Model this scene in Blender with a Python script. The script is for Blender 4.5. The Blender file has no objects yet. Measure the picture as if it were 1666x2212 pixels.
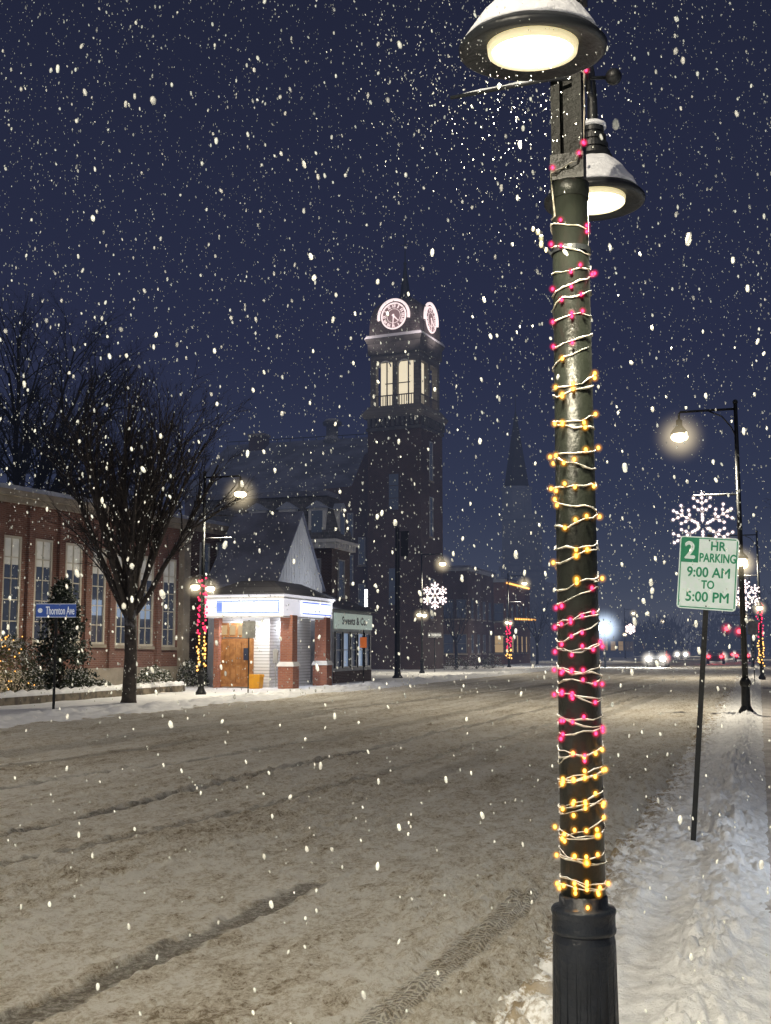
import bpy, math, random
from mathutils import Vector, Matrix, noise
import numpy as np
random.seed(7)
SC=bpy.context.scene; COL=SC.collection
V=Vector
# ------------------------------------------------------------------ camera maths (reference frame 1666 x 2212)
TH=math.radians(17.78); F=2500.; P=math.atan(294/2500.)
CAM=V((0,0,1.7)); Rz=Matrix.Rotation(TH,3,'Z'); FH=Rz@V((0,1,0))
def ray(px,py):
    c=(px-833)/F; u=(1106-py)/F
    return Rz@V((c,math.cos(P)-u*math.sin(P),math.sin(P)+u*math.cos(P)))
def at(px,py,d):
    r=ray(px,py); return CAM+r*(d/r.dot(FH))
def gz(px,py,z=0.):
    r=ray(px,py); return CAM+r*((z-1.7)/r.z)
def hit(px,py,p0,n):
    r=ray(px,py); return CAM+r*((p0-CAM).dot(n)/r.dot(n))
def zat(px,py,d): return at(px,py,d).z
# ------------------------------------------------------------------ mesh builder
class MB:
    def __init__(s): s.v=[]; s.f=[]
    def add(s,vs,fs):
        o=len(s.v); s.v+= [tuple(v) for v in vs]; s.f+=[tuple(i+o for i in f) for f in fs]; return s
    def box(s,x0,x1,y0,y1,z0,z1):
        return s.add([(x0,y0,z0),(x1,y0,z0),(x1,y1,z0),(x0,y1,z0),(x0,y0,z1),(x1,y0,z1),(x1,y1,z1),(x0,y1,z1)],
                     [(0,3,2,1),(4,5,6,7),(0,1,5,4),(1,2,6,5),(2,3,7,6),(3,0,4,7)])
    def frust(s,cx,cy,a0,b0,z0,a1,b1,z1):
        return s.add([(cx-a0,cy-b0,z0),(cx+a0,cy-b0,z0),(cx+a0,cy+b0,z0),(cx-a0,cy+b0,z0),(cx-a1,cy-b1,z1),(cx+a1,cy-b1,z1),(cx+a1,cy+b1,z1),(cx-a1,cy+b1,z1)],
                     [(0,3,2,1),(4,5,6,7),(0,1,5,4),(1,2,6,5),(2,3,7,6),(3,0,4,7)])
    def prism(s,pts,vec):
        n=len(pts); vec=V(vec); a=[V(p) for p in pts]; b=[p+vec for p in a]
        fs=[tuple(range(n)),tuple(range(2*n-1,n-1,-1))]+[(i,n+i,n+(i+1)%n,(i+1)%n) for i in range(n)]
        return s.add(a+b,fs)
    def tube(s,pts,rad,n=8,closed=False,cap=True):
        pts=[V(p) for p in pts]; m=len(pts)
        if not isinstance(rad,(list,tuple)): rad=[rad]*m
        vs=[]; fs=[]; up=None
        for i in range(m):
            if closed: t=pts[(i+1)%m]-pts[i-1]
            else: t=pts[min(i+1,m-1)]-pts[max(i-1,0)]
            if t.length<1e-9: t=V((0,0,1))
            t.normalize()
            if up is None: up=V((0,0,1)) if abs(t.z)<.9 else V((1,0,0))
            a=t.cross(up)
            if a.length<1e-4: a=t.cross(V((0.3,1,0.2)))
            a.normalize(); b=a.cross(t).normalized(); up=b
            for k in range(n):
                w=2*math.pi*k/n; vs.append(pts[i]+(a*math.cos(w)+b*math.sin(w))*rad[i])
        for i in range(m if closed else m-1):
            j=(i+1)%m
            for k in range(n):
                l=(k+1)%n; fs.append((i*n+k,i*n+l,j*n+l,j*n+k))
        if cap and not closed:
            fs.append(tuple(range(n-1,-1,-1))); fs.append(tuple((m-1)*n+k for k in range(n)))
        return s.add(vs,fs)
    def lathe(s,prof,cx=0,cy=0,n=24,mod=None):
        vs=[];fs=[];m=len(prof)
        for (r,z) in prof:
            for k in range(n):
                w=2*math.pi*k/n; q=r*(1+(mod(k,z) if mod else 0)); vs.append((cx+q*math.cos(w),cy+q*math.sin(w),z))
        for i in range(m-1):
            for k in range(n):
                l=(k+1)%n; fs.append((i*n+k,i*n+l,(i+1)*n+l,(i+1)*n+k))
        fs.append(tuple(range(n-1,-1,-1))); fs.append(tuple((m-1)*n+k for k in range(n)))
        return s.add(vs,fs)
    def ball(s,c,rx,ry=None,rz=None,n=10,m=6):
        ry=ry or rx; rz=rz or rx; vs=[(c[0],c[1],c[2]-rz)];fs=[]
        for i in range(1,m):
            a=-math.pi/2+math.pi*i/m
            for k in range(n):
                w=2*math.pi*k/n; vs.append((c[0]+rx*math.cos(a)*math.cos(w),c[1]+ry*math.cos(a)*math.sin(w),c[2]+rz*math.sin(a)))
        vs.append((c[0],c[1],c[2]+rz)); T=len(vs)-1
        for k in range(n):
            l=(k+1)%n; fs.append((0,1+l,1+k)); fs.append((T,T-n+k,T-n+l))
            for i in range(m-2):
                fs.append((1+i*n+k,1+i*n+l,1+(i+1)*n+l,1+(i+1)*n+k))
        return s.add(vs,fs)
    def build(s,name,mat,parent=None,smooth=False,label=None):
        me=bpy.data.meshes.new(name); me.from_pydata(s.v,[],s.f); me.update()
        if smooth: me.polygons.foreach_set('use_smooth',[True]*len(me.polygons))
        me.materials.append(mat)
        o=bpy.data.objects.new(name,me); COL.objects.link(o)
        if parent: o.parent=parent
        if label: o['label']=label
        return o
def glow(name,c,rx,ry,rz,core,halo,R,parent,n=12,m=8):
    # a lamp body and an emissive shell that paints a glow around it, one mesh
    mb=MB().ball(c,rx,ry,rz,n=n,m=m); k=len(mb.f); mb.ball(c,R,R,R,n=28 if R>.1 else 12,m=16 if R>.1 else 8)
    o=mb.build(name,core,parent,True); o.data.materials.append(halo)
    o.data.polygons.foreach_set('material_index',[0 if i<k else 1 for i in range(len(mb.f))]); return o
def tag(o,label,cat,group=None,kind=None):
    o['label']=label; o['category']=cat
    if group: o['group']=group
    if kind: o['kind']=kind
    return o
def thing(name,label,cat,loc=(0,0,0),rz=0,group=None):
    o=bpy.data.objects.new(name,None); COL.objects.link(o); o.empty_display_size=.2
    o.location=loc; o.rotation_euler=(0,0,rz); return tag(o,label,cat,group)
def struct(o): o['kind']='structure'; return o
def copy_tree(o,parent=None):
    c=o.copy(); COL.objects.link(c); c.parent=parent
    for ch in list(o.children): copy_tree(ch,c)
    return c
def dup(o,loc,label,rz=None,group=None):
    c=copy_tree(o); c.location=loc; c['label']=label
    if rz is not None: c.rotation_euler=(0,0,rz)
    if group: c['group']=group
    return c
# ------------------------------------------------------------------ materials
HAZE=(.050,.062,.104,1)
def haze(nt,surf,k=.0056,start=46):  # distance haze painted onto surfaces as emission, by world position
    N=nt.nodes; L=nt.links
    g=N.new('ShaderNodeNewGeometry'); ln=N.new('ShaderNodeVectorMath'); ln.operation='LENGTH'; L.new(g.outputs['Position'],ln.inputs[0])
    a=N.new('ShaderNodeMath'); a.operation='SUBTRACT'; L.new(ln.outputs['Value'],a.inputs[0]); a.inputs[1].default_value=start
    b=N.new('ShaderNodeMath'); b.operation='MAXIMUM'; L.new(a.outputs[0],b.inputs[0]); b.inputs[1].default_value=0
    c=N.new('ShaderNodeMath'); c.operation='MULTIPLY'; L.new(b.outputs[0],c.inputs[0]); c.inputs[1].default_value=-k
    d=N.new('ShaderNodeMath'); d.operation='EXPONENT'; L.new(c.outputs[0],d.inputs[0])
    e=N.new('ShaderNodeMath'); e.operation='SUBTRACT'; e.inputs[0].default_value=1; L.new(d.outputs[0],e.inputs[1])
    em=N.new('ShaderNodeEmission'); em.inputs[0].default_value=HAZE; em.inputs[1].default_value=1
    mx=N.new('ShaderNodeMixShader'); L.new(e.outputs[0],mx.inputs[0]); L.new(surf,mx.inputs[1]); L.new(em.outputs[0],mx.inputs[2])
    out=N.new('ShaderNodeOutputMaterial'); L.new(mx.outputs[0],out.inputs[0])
def rgba(c): return (c[0],c[1],c[2],1)
def mixc(nt,fac,a,b):
    m=nt.nodes.new('ShaderNodeMix'); m.data_type='RGBA'
    if hasattr(fac,'default_value') or hasattr(fac,'links'): nt.links.new(fac,m.inputs[0])
    else: m.inputs[0].default_value=fac
    for i,q in ((6,a),(7,b)):
        if isinstance(q,tuple): m.inputs[i].default_value=q
        else: nt.links.new(q,m.inputs[i])
    return m.outputs[2]
def math_(nt,op,a,b=None,clamp=False):
    m=nt.nodes.new('ShaderNodeMath'); m.operation=op; m.use_clamp=clamp
    for i,q in enumerate((a,b)):
        if q is None: continue
        if isinstance(q,(int,float)): m.inputs[i].default_value=q
        else: nt.links.new(q,m.inputs[i])
    return m.outputs[0]
def noise_(nt,vec,sc,det=4,rough=.55):
    n=nt.nodes.new('ShaderNodeTexNoise'); n.inputs['Scale'].default_value=sc; n.inputs['Detail'].default_value=det; n.inputs['Roughness'].default_value=rough
    nt.links.new(vec,n.inputs['Vector']); return n.outputs[0]
def ramp_(nt,fac,a,b):
    m=nt.nodes.new('ShaderNodeMapRange'); m.interpolation_type='SMOOTHSTEP'; m.inputs[1].default_value=a; m.inputs[2].default_value=b
    nt.links.new(fac,m.inputs[0]); return m.outputs[0]
def M(name,c1,c2=None,sc=4,rough=.8,bump=0.,bsc=None,metal=0,snow=0,em=None,es=0,kind=None,samp=False,bw=.22,bh=.075,k=.0056,bd=.02,spec=.5):
    m=bpy.data.materials.new(name); m.use_nodes=True; nt=m.node_tree; nt.nodes.clear(); N=nt.nodes; L=nt.links
    p=N.new('ShaderNodeBsdfPrincipled'); p.inputs['Roughness'].default_value=rough; p.inputs['Metallic'].default_value=metal; p.inputs['Specular IOR Level'].default_value=spec
    tc=N.new('ShaderNodeTexCoord'); vec=tc.outputs['Object']
    c2=c2 or tuple(x*.7 for x in c1)
    n=noise_(nt,vec,sc)
    col=mixc(nt,ramp_(nt,n,.35,.65),rgba(c1),rgba(c2))
    hgt=noise_(nt,vec,bsc or sc*4,5)
    if kind in('brick','siding'):
        sp=N.new('ShaderNodeSeparateXYZ'); L.new(vec,sp.inputs[0]); cb=N.new('ShaderNodeCombineXYZ')
        L.new(math_(nt,'ADD',sp.outputs[0],sp.outputs[1]),cb.inputs[0]); L.new(sp.outputs[2],cb.inputs[1])
        b=N.new('ShaderNodeTexBrick'); L.new(cb.outputs[0],b.inputs['Vector']); b.inputs['Scale'].default_value=1
        b.inputs['Brick Width'].default_value=bw if kind=='brick' else 60; b.inputs['Row Height'].default_value=bh
        b.inputs['Mortar Size'].default_value=.011 if kind=='brick' else .012
        b.inputs['Color1'].default_value=rgba(c1); b.inputs['Color2'].default_value=rgba(c2)
        mo=tuple(.5*(x+.25) for x in c1) if kind=='brick' else tuple(x*.35 for x in c1)
        b.inputs['Mortar'].default_value=rgba(mo)
        big=noise_(nt,vec,.35,3)
        col=mixc(nt,math_(nt,'MULTIPLY',ramp_(nt,big,.35,.7),.55),b.outputs[0],tuple(list(x*.42 for x in c1)+[1]))
    if snow>0:
        g=N.new('ShaderNodeNewGeometry'); sp2=N.new('ShaderNodeSeparateXYZ'); L.new(g.outputs['Normal'],sp2.inputs[0])
        nn=noise_(nt,vec,9,3); s=math_(nt,'ADD',sp2.outputs[2],math_(nt,'MULTIPLY',math_(nt,'SUBTRACT',nn,.5),1.2))
        sf=math_(nt,'MULTIPLY',ramp_(nt,s,.35,.75),snow); col=mixc(nt,sf,col,(.78,.8,.84,1))
    L.new(col,p.inputs['Base Color'])
    if bump:
        b=N.new('ShaderNodeBump'); b.inputs['Strength'].default_value=bump; b.inputs['Distance'].default_value=bd; L.new(hgt,b.inputs['Height']); L.new(b.outputs[0],p.inputs['Normal'])
    if em: p.inputs['Emission Color'].default_value=rgba(em); p.inputs['Emission Strength'].default_value=es
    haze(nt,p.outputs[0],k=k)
    m.cycles.emission_sampling='AUTO' if samp else 'NONE'
    return m
def bulbmat(name,core,edge,samp=True,a=.05,b=.75):
    m=bpy.data.materials.new(name); m.use_nodes=True; nt=m.node_tree; nt.nodes.clear(); N=nt.nodes; L=nt.links
    lw=N.new('ShaderNodeLayerWeight'); lw.inputs[0].default_value=.5
    col=mixc(nt,ramp_(nt,lw.outputs['Facing'],a,b),rgba(core),rgba(edge)); e=N.new('ShaderNodeEmission'); L.new(col,e.inputs[0]); e.inputs[1].default_value=1
    haze(nt,e.outputs[0],k=.002); m.cycles.emission_sampling='AUTO' if samp else 'NONE'; return m
def halomat(name,col,st,pw=2.6):  # see-through emissive shell, a painted glow around a light
    m=bpy.data.materials.new(name); m.use_nodes=True; nt=m.node_tree; nt.nodes.clear(); N=nt.nodes; L=nt.links
    lw=N.new('ShaderNodeLayerWeight'); lw.inputs[0].default_value=.5
    f=math_(nt,'POWER',math_(nt,'SUBTRACT',1,lw.outputs['Facing'],True),pw); e=N.new('ShaderNodeEmission'); e.inputs[0].default_value=rgba(col); L.new(math_(nt,'MULTIPLY',f,st),e.inputs[1])
    t=N.new('ShaderNodeBsdfTransparent'); ad=N.new('ShaderNodeAddShader'); L.new(e.outputs[0],ad.inputs[0]); L.new(t.outputs[0],ad.inputs[1])
    out=N.new('ShaderNodeOutputMaterial'); L.new(ad.outputs[0],out.inputs[0]); m.cycles.emission_sampling='NONE'; return m
blackmetal=M('black_metal',(.018,.021,.024),(.010,.011,.013),sc=6,rough=.42,bump=.15,bsc=60,spec=.35)
basemetal=M('fluted_base_metal',(.009,.012,.018),(.005,.007,.011),sc=9,rough=.40,bump=.3,bsc=40,spec=.35)
bracketmetal=M('bracket_metal',(.014,.016,.012),(.007,.008,.006),sc=9,rough=.45,bump=.3,bsc=40,spec=.22)
polemetal=M('green_grey_metal',(.015,.018,.014),(.007,.008,.007),sc=3,rough=.36,bump=.2,bsc=50,spec=.28)
snow=M('snow',(.80,.82,.86),(.70,.72,.76),sc=3,rough=.65,bump=.6,bsc=30)
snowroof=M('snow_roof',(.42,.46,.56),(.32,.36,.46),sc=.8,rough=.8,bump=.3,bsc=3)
snowdim=M('dark_roof_snow',(.22,.24,.32),(.13,.14,.19),sc=.5,rough=.8,bump=.3,bsc=3)  # roof snow in a darker, bluer tone than the other snow
roofgrey=M('grey_roof',(.13,.13,.14),(.08,.08,.09),sc=3,rough=.5,kind='siding',bh=.25)
shingle=M('mansard_shingle',(.16,.16,.18),(.09,.10,.11),sc=3,rough=.7,kind='brick',bw=.25,bh=.18,snow=.5)
slatedark=M('dark_slate',(.14,.12,.12),(.09,.08,.082),sc=2,rough=.6,kind='brick',bw=.3,bh=.2)
corniced=M('tower_cornice',(.15,.145,.14),(.10,.098,.095),sc=2,rough=.7)
brick=M('red_brick',(.24,.11,.08),(.165,.08,.06),sc=.6,kind='brick')
brickdark=M('dark_brick',(.10,.052,.042),(.065,.036,.033),sc=.4,kind='brick')
brickcol=M('orange_brick',(.42,.16,.09),(.3,.1,.06),sc=1,kind='brick',bw=.2,bh=.07)
stone=M('pale_stone',(.36,.32,.26),(.26,.23,.19),sc=2,bump=.3,snow=.5)
rubble=M('field_stone',(.2,.17,.13),(.08,.07,.06),sc=4,bump=1,bsc=7,snow=.9)
whitepaint=M('white_paint',(.78,.78,.76),(.68,.68,.67),sc=2,rough=.6)
cream=M('cream_frame',(.58,.54,.45),(.47,.44,.38),sc=2,rough=.6)
fasciam=M('emissive_fascia',(.8,.8,.82),(.74,.74,.76),sc=2,rough=.5,em=(.84,.83,.92),es=.66)  # emission added to brighten the white fascia
trimgrey=M('grey_trim',(.42,.43,.44),(.30,.31,.32),sc=2,rough=.6,snow=.4)
clap=M('white_clapboard',(.78,.79,.80),(.74,.74,.76),rough=.6,kind='siding',bh=.13)
vert=M('grey_boards',(.66,.68,.71),(.58,.6,.63),rough=.7,sc=.7)
wood=M('varnished_wood',(.42,.2,.07),(.28,.12,.04),sc=5,rough=.5,bump=.3)
louvre=M('belfry_grey',(.25,.24,.22),(.18,.17,.16),rough=.7,kind='siding',bh=.3)
glassdark=M('dark_glass',(.03,.035,.045),(.02,.02,.03),sc=2,rough=.12,em=(.12,.15,.22),es=.18)
glasslit=M('lit_glass',(.05,.06,.07),(.03,.03,.04),sc=1,rough=.15,em=(.45,.6,.85),es=.40)
glasswarm=M('warm_glass',(.05,.05,.04),(.03,.03,.02),sc=1,rough=.15,em=(1,.66,.32),es=.55)
blind=M('window_blind',(.6,.6,.56),(.5,.5,.47),sc=2,em=(.55,.55,.52),es=.17)
bark=M('bark',(.075,.062,.054),(.04,.034,.03),sc=6,bump=.6,bsc=25,snow=.3)
twig=M('twig',(.05,.042,.04),(.028,.024,.024),sc=3)
ever=M('evergreen_needles',(.035,.05,.035),(.015,.025,.02),sc=5,snow=.25)
shrubm=M('shrub_leaves',(.07,.09,.05),(.035,.045,.03),sc=5,snow=.85)
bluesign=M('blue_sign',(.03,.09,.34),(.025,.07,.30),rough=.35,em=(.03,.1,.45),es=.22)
greensign=M('green_sign_paint',(.01,.26,.12),(.01,.22,.10),rough=.35,em=(.01,.2,.09),es=.35)  # emission added in place of lamplight on the green
signwhite=M('sign_white',(.78,.84,.78),(.62,.68,.62),sc=8,rough=.35,em=(.62,.74,.62),es=.40)  # emission added so the panel looks lit
signback=M('sign_back',(.3,.31,.3),(.2,.2,.2),rough=.4,metal=.3)
yellowbin=M('yellow_plastic',(.75,.36,.02),(.65,.3,.02),rough=.5)
bluebin=M('blue_plastic',(.02,.06,.3),(.02,.05,.24),rough=.5)
bluedoor=M('blue_door_paint',(.30,.44,.58),(.24,.38,.5),rough=.5)
planterm=M('planter_grey',(.4,.4,.38),(.3,.3,.29),rough=.7)
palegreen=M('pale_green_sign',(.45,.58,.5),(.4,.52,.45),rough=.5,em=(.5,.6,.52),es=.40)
inkm=M('dark_lettering',(.02,.02,.025),(.015,.015,.02),rough=.5)
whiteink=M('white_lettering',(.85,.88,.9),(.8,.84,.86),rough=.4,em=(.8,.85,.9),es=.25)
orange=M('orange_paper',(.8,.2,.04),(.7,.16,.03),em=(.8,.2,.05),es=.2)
lens=bulbmat('lamp_lens',(9,8.8,7.6),(9,8.2,5.5))
reflector=M('lamp_reflector',(.8,.75,.6),em=(1,.84,.45),es=.65)  # emission stands in for lens light falling on the ring
lensfar=bulbmat('lamp_lens_far',(14,12.5,9),(9,6.5,3),False,.2,.9)
lamppanel=M('lit_panel',(.8,.8,.9),em=(.74,.82,1),es=1.5)
panelblue=M('lit_panel_blue',(.2,.3,.8),em=(.12,.2,.85),es=.9)
soffit=M('soffit_light',(1,1,1),em=(.9,.93,1),es=4)
coldlight=bulbmat('cold_flood',(26,28,31),(16,18,21),False,.3,1)
redb=bulbmat('red_bulb',(3.2,.22,.6),(.9,.003,.07))
yelb=bulbmat('amber_bulb',(4.8,2.2,.42),(1.4,.42,.02))
redf=bulbmat('red_bulb_far',(2.2,.12,.3),(.8,.01,.07),False)
yelf=bulbmat('amber_bulb_far',(3.2,1.7,.5),(1.2,.42,.05),False)
flakeb=bulbmat('white_bulb',(4,3.3,3.1),(1.5,1.0,.95),False)
hred=halomat('red_halo',(1,.01,.10),.38,4); hyel=halomat('amber_halo',(1,.42,.03),.42,4)
hlamp=halomat('lamp_halo',(1,.82,.52),.42,12); hwhite=halomat('white_halo',(1,.80,.80),.26,4); hcold=halomat('cold_halo',(.66,.80,1),1.1,12); hhead=halomat('beam_halo',(1,.92,.78),.8,9); hsig=halomat('signal_halo',(1,.02,.06),.45,9)  # painted glow shells for lenses, white bulbs, headlights and signals
wirem=M('snowy_wire',(.50,.46,.37),(.09,.09,.06),sc=22,rough=.8,snow=.7)
wiredark=M('green_wire',(.03,.05,.03),(.02,.03,.02),sc=9)
redsig=bulbmat('red_signal',(7,.35,.5),(3,.03,.1),False,.3,1)
clockpink=M('clock_ring',(.9,.7,.7),em=(1,.82,.80),es=1.3)
clockface=M('clock_face',(.18,.11,.11),(.14,.09,.09),em=(.6,.38,.38),es=.42)
belllit=M('belfry_lit_wall',(.8,.72,.58),(.6,.54,.44),sc=1.2,em=(1,.86,.60),es=1.0)
farstone=M('far_church_wall',(.24,.25,.28),(.18,.19,.22),sc=.5,kind='brick',bw=.8,bh=.4,k=.0095)
farroof=M('far_spire',(.03,.03,.035),(.02,.02,.025),sc=1,k=.0045)
fartree=M('far_tree',(.02,.022,.03),(.015,.016,.02),sc=1,k=.007)
neartree=M('dark_tree',(.018,.018,.022),(.010,.010,.014),sc=1,k=.004)
carpaint=M('car_paint_dark',(.03,.03,.035),rough=.3,snow=.4)
rubber=M('rubber',(.015,.015,.015),rough=.9)
# ------------------------------------------------------------------ text
def text(name,s,w,h,mat,parent,loc,bold=.0,rz=0,roty=0,fat=0.):
    cu=bpy.data.curves.new(name,'FONT'); cu.body=s; cu.offset=bold; cu.resolution_u=3
    o=bpy.data.objects.new(name,cu); COL.objects.link(o); dg=bpy.context.evaluated_depsgraph_get()
    me=bpy.data.meshes.new_from_object(o.evaluated_get(dg)); bpy.data.objects.remove(o)
    xs=[v.co.x for v in me.vertices]; ys=[v.co.y for v in me.vertices]
    x0,x1,y0,y1=min(xs),max(xs),min(ys),max(ys); vs=[]
    for v in me.vertices: vs.append((((v.co.x-x0)/(x1-x0)-.5)*(w-2*fat),((v.co.y-y0)/(y1-y0)-.5)*(h-2*fat)))
    fs=[tuple(p.vertices) for p in me.polygons]; bpy.data.meshes.remove(me); mb=MB()
    offs=[(0,0)] if not fat else [(0,0),(-fat,0),(fat,0),(0,fat),(0,-fat)]
    for i,(ox,oz) in enumerate(offs): mb.add([(x+ox,-.0003*i,z+oz) for x,z in vs],fs)
    t=mb.build(name,mat,parent); t.location=loc; t.rotation_euler=(0,roty,rz)
    return t
# ------------------------------------------------------------------ ground
def grid(name,xs,ys,zf,mat,attrs=None):
    nx,ny=len(xs),len(ys); vs=[(x,y,zf(x,y)) for y in ys for x in xs]
    fs=[(j*nx+i,j*nx+i+1,(j+1)*nx+i+1,(j+1)*nx+i) for j in range(ny-1) for i in range(nx-1)]
    mb=MB(); mb.v=vs; mb.f=fs; o=mb.build(name,mat,smooth=True)
    if attrs is not None:
        for nm,fn in attrs.items():
            at_=o.data.attributes.new(nm,'FLOAT','POINT'); a=np.array(vs); at_.data.foreach_set('value',fn(a[:,0],a[:,1]).astype(np.float32))
    return struct(o)
def steps(a,b,mn,k):
    r=[a]
    while r[-1]<b: r.append(r[-1]+max(mn,k*r[-1]))
    return r
def fr(x,y,s,o=4,z=0): return noise.fractal(V((x*s,y*s,z)),.9,2.1,o)
def chunk(x,y,sx,sy,z):
    # rounded lumps of ploughed snow, each cell its own height
    w=noise.noise(V((x*3.1,y*3.1,z+11)))*.10
    d,p=noise.voronoi(V(((x+w)*sx,(y-w)*sy,z))); q=p[0]; hsh=(math.sin(q[0]*12.9+q[1]*78.2)*43758.5)%1
    return min(1,(d[1]-d[0])*2.2)**.75*(.2+.8*hsh)
XL,XR=-15.2,-.85
TR=[((20,2235),(670,1925),.10,.85),((800,2245),(1140,1968),.15,.0),((-10,1822),(820,1620),.08,.9),((-10,1885),(640,1735),.07,.55),
    ((-10,1668),(420,1608),.14,.5),((-10,1715),(700,1604),.07,.65),((820,1620),(1420,1478),.11,.6),((300,1590),(1200,1480),.22,.45),((700,1605),(1330,1478),.20,.4),((900,1700),(1440,1500),.20,.4),((-10,1640),(700,1545),.30,.45),((640,1735),(1380,1510),.07,.45)]
TRW=[]
for a,b,w,s in TR:
    A=gz(*a);B=gz(*b); TRW.append((A.x,A.y,B.x,B.y,w,s))
def segd(X,Y,T):
    ax,ay,bx,by=T[:4]; dx,dy=bx-ax,by-ay; l2=dx*dx+dy*dy; t=((X-ax)*dx+(Y-ay)*dy)/l2; tc=np.clip(t,0,1)
    return np.hypot(X-(ax+tc*dx),Y-(ay+tc*dy))
def tracks(X,Y):
    r=np.zeros_like(X)
    wob=np.array([noise.noise(V((x*1.6,y*1.6,3)))*.06+noise.noise(V((x*7,y*5,7)))*.05+noise.noise(V((x*17,y*15,8)))*.04 for x,y in zip(X,Y)])
    for T in TRW:
        w,s=T[4:]; d=segd(X,Y,T)+wob
        r=np.maximum(r,s*np.clip((1.25-d/w)*2.2,0,1))
    return np.clip(r,0,1)
def tread(X,Y): return np.clip((1.1-segd(X,Y,TRW[1])/.095)*6,0,1)
def wear(X,Y):
    return np.clip((-X-3.2)/4.,0,1)*np.clip(.06+(Y-6)/36.,0,1)*(1-.5*np.clip((-X-13.)/2,0,1))
def roadz(x,y):
    z=.012+fr(x,y,.8)*.020+fr(x,y,5,3)*.014
    if y<45:
        m=max(0,min(1,fr(x,y*.6,.55,2,21)*2.2+.45))
        z+=max(0,fr(x,y,11,2,5))*.032+m*(chunk(x,y,6,4.5,2)*.045+chunk(x,y,14,12,4)*.036)
    if x>-2.7: z+=.10*min(1,max(0,(x+2.7)/1.2))*(chunk(x,y,9,8,5)*.7+chunk(x,y,18,16,6)*.4)*max(0,.7+fr(x,y,1.5,2,8))
    if x>-1.30: z-=(x+1.30)*.55
    best=0
    for T in (TRW[0],TRW[1],TRW[2],TRW[3],TRW[5]):
        ax,ay,bx,by,w,s=T; dx,dy=bx-ax,by-ay; t=((x-ax)*dx+(y-ay)*dy)/(dx*dx+dy*dy)
        if -.02<t<1.0:
            d=abs((x-ax)*dy-(y-ay)*dx)/math.sqrt(dx*dx+dy*dy); s=max(s,.5)*min(1,(1-t)*8)
            if d<w*1.1: z=z*(1-.85*s); best=min(best,-.012*s)
            elif d<w*1.9: best=max(best,.010*s)
    return z+best+.03
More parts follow.
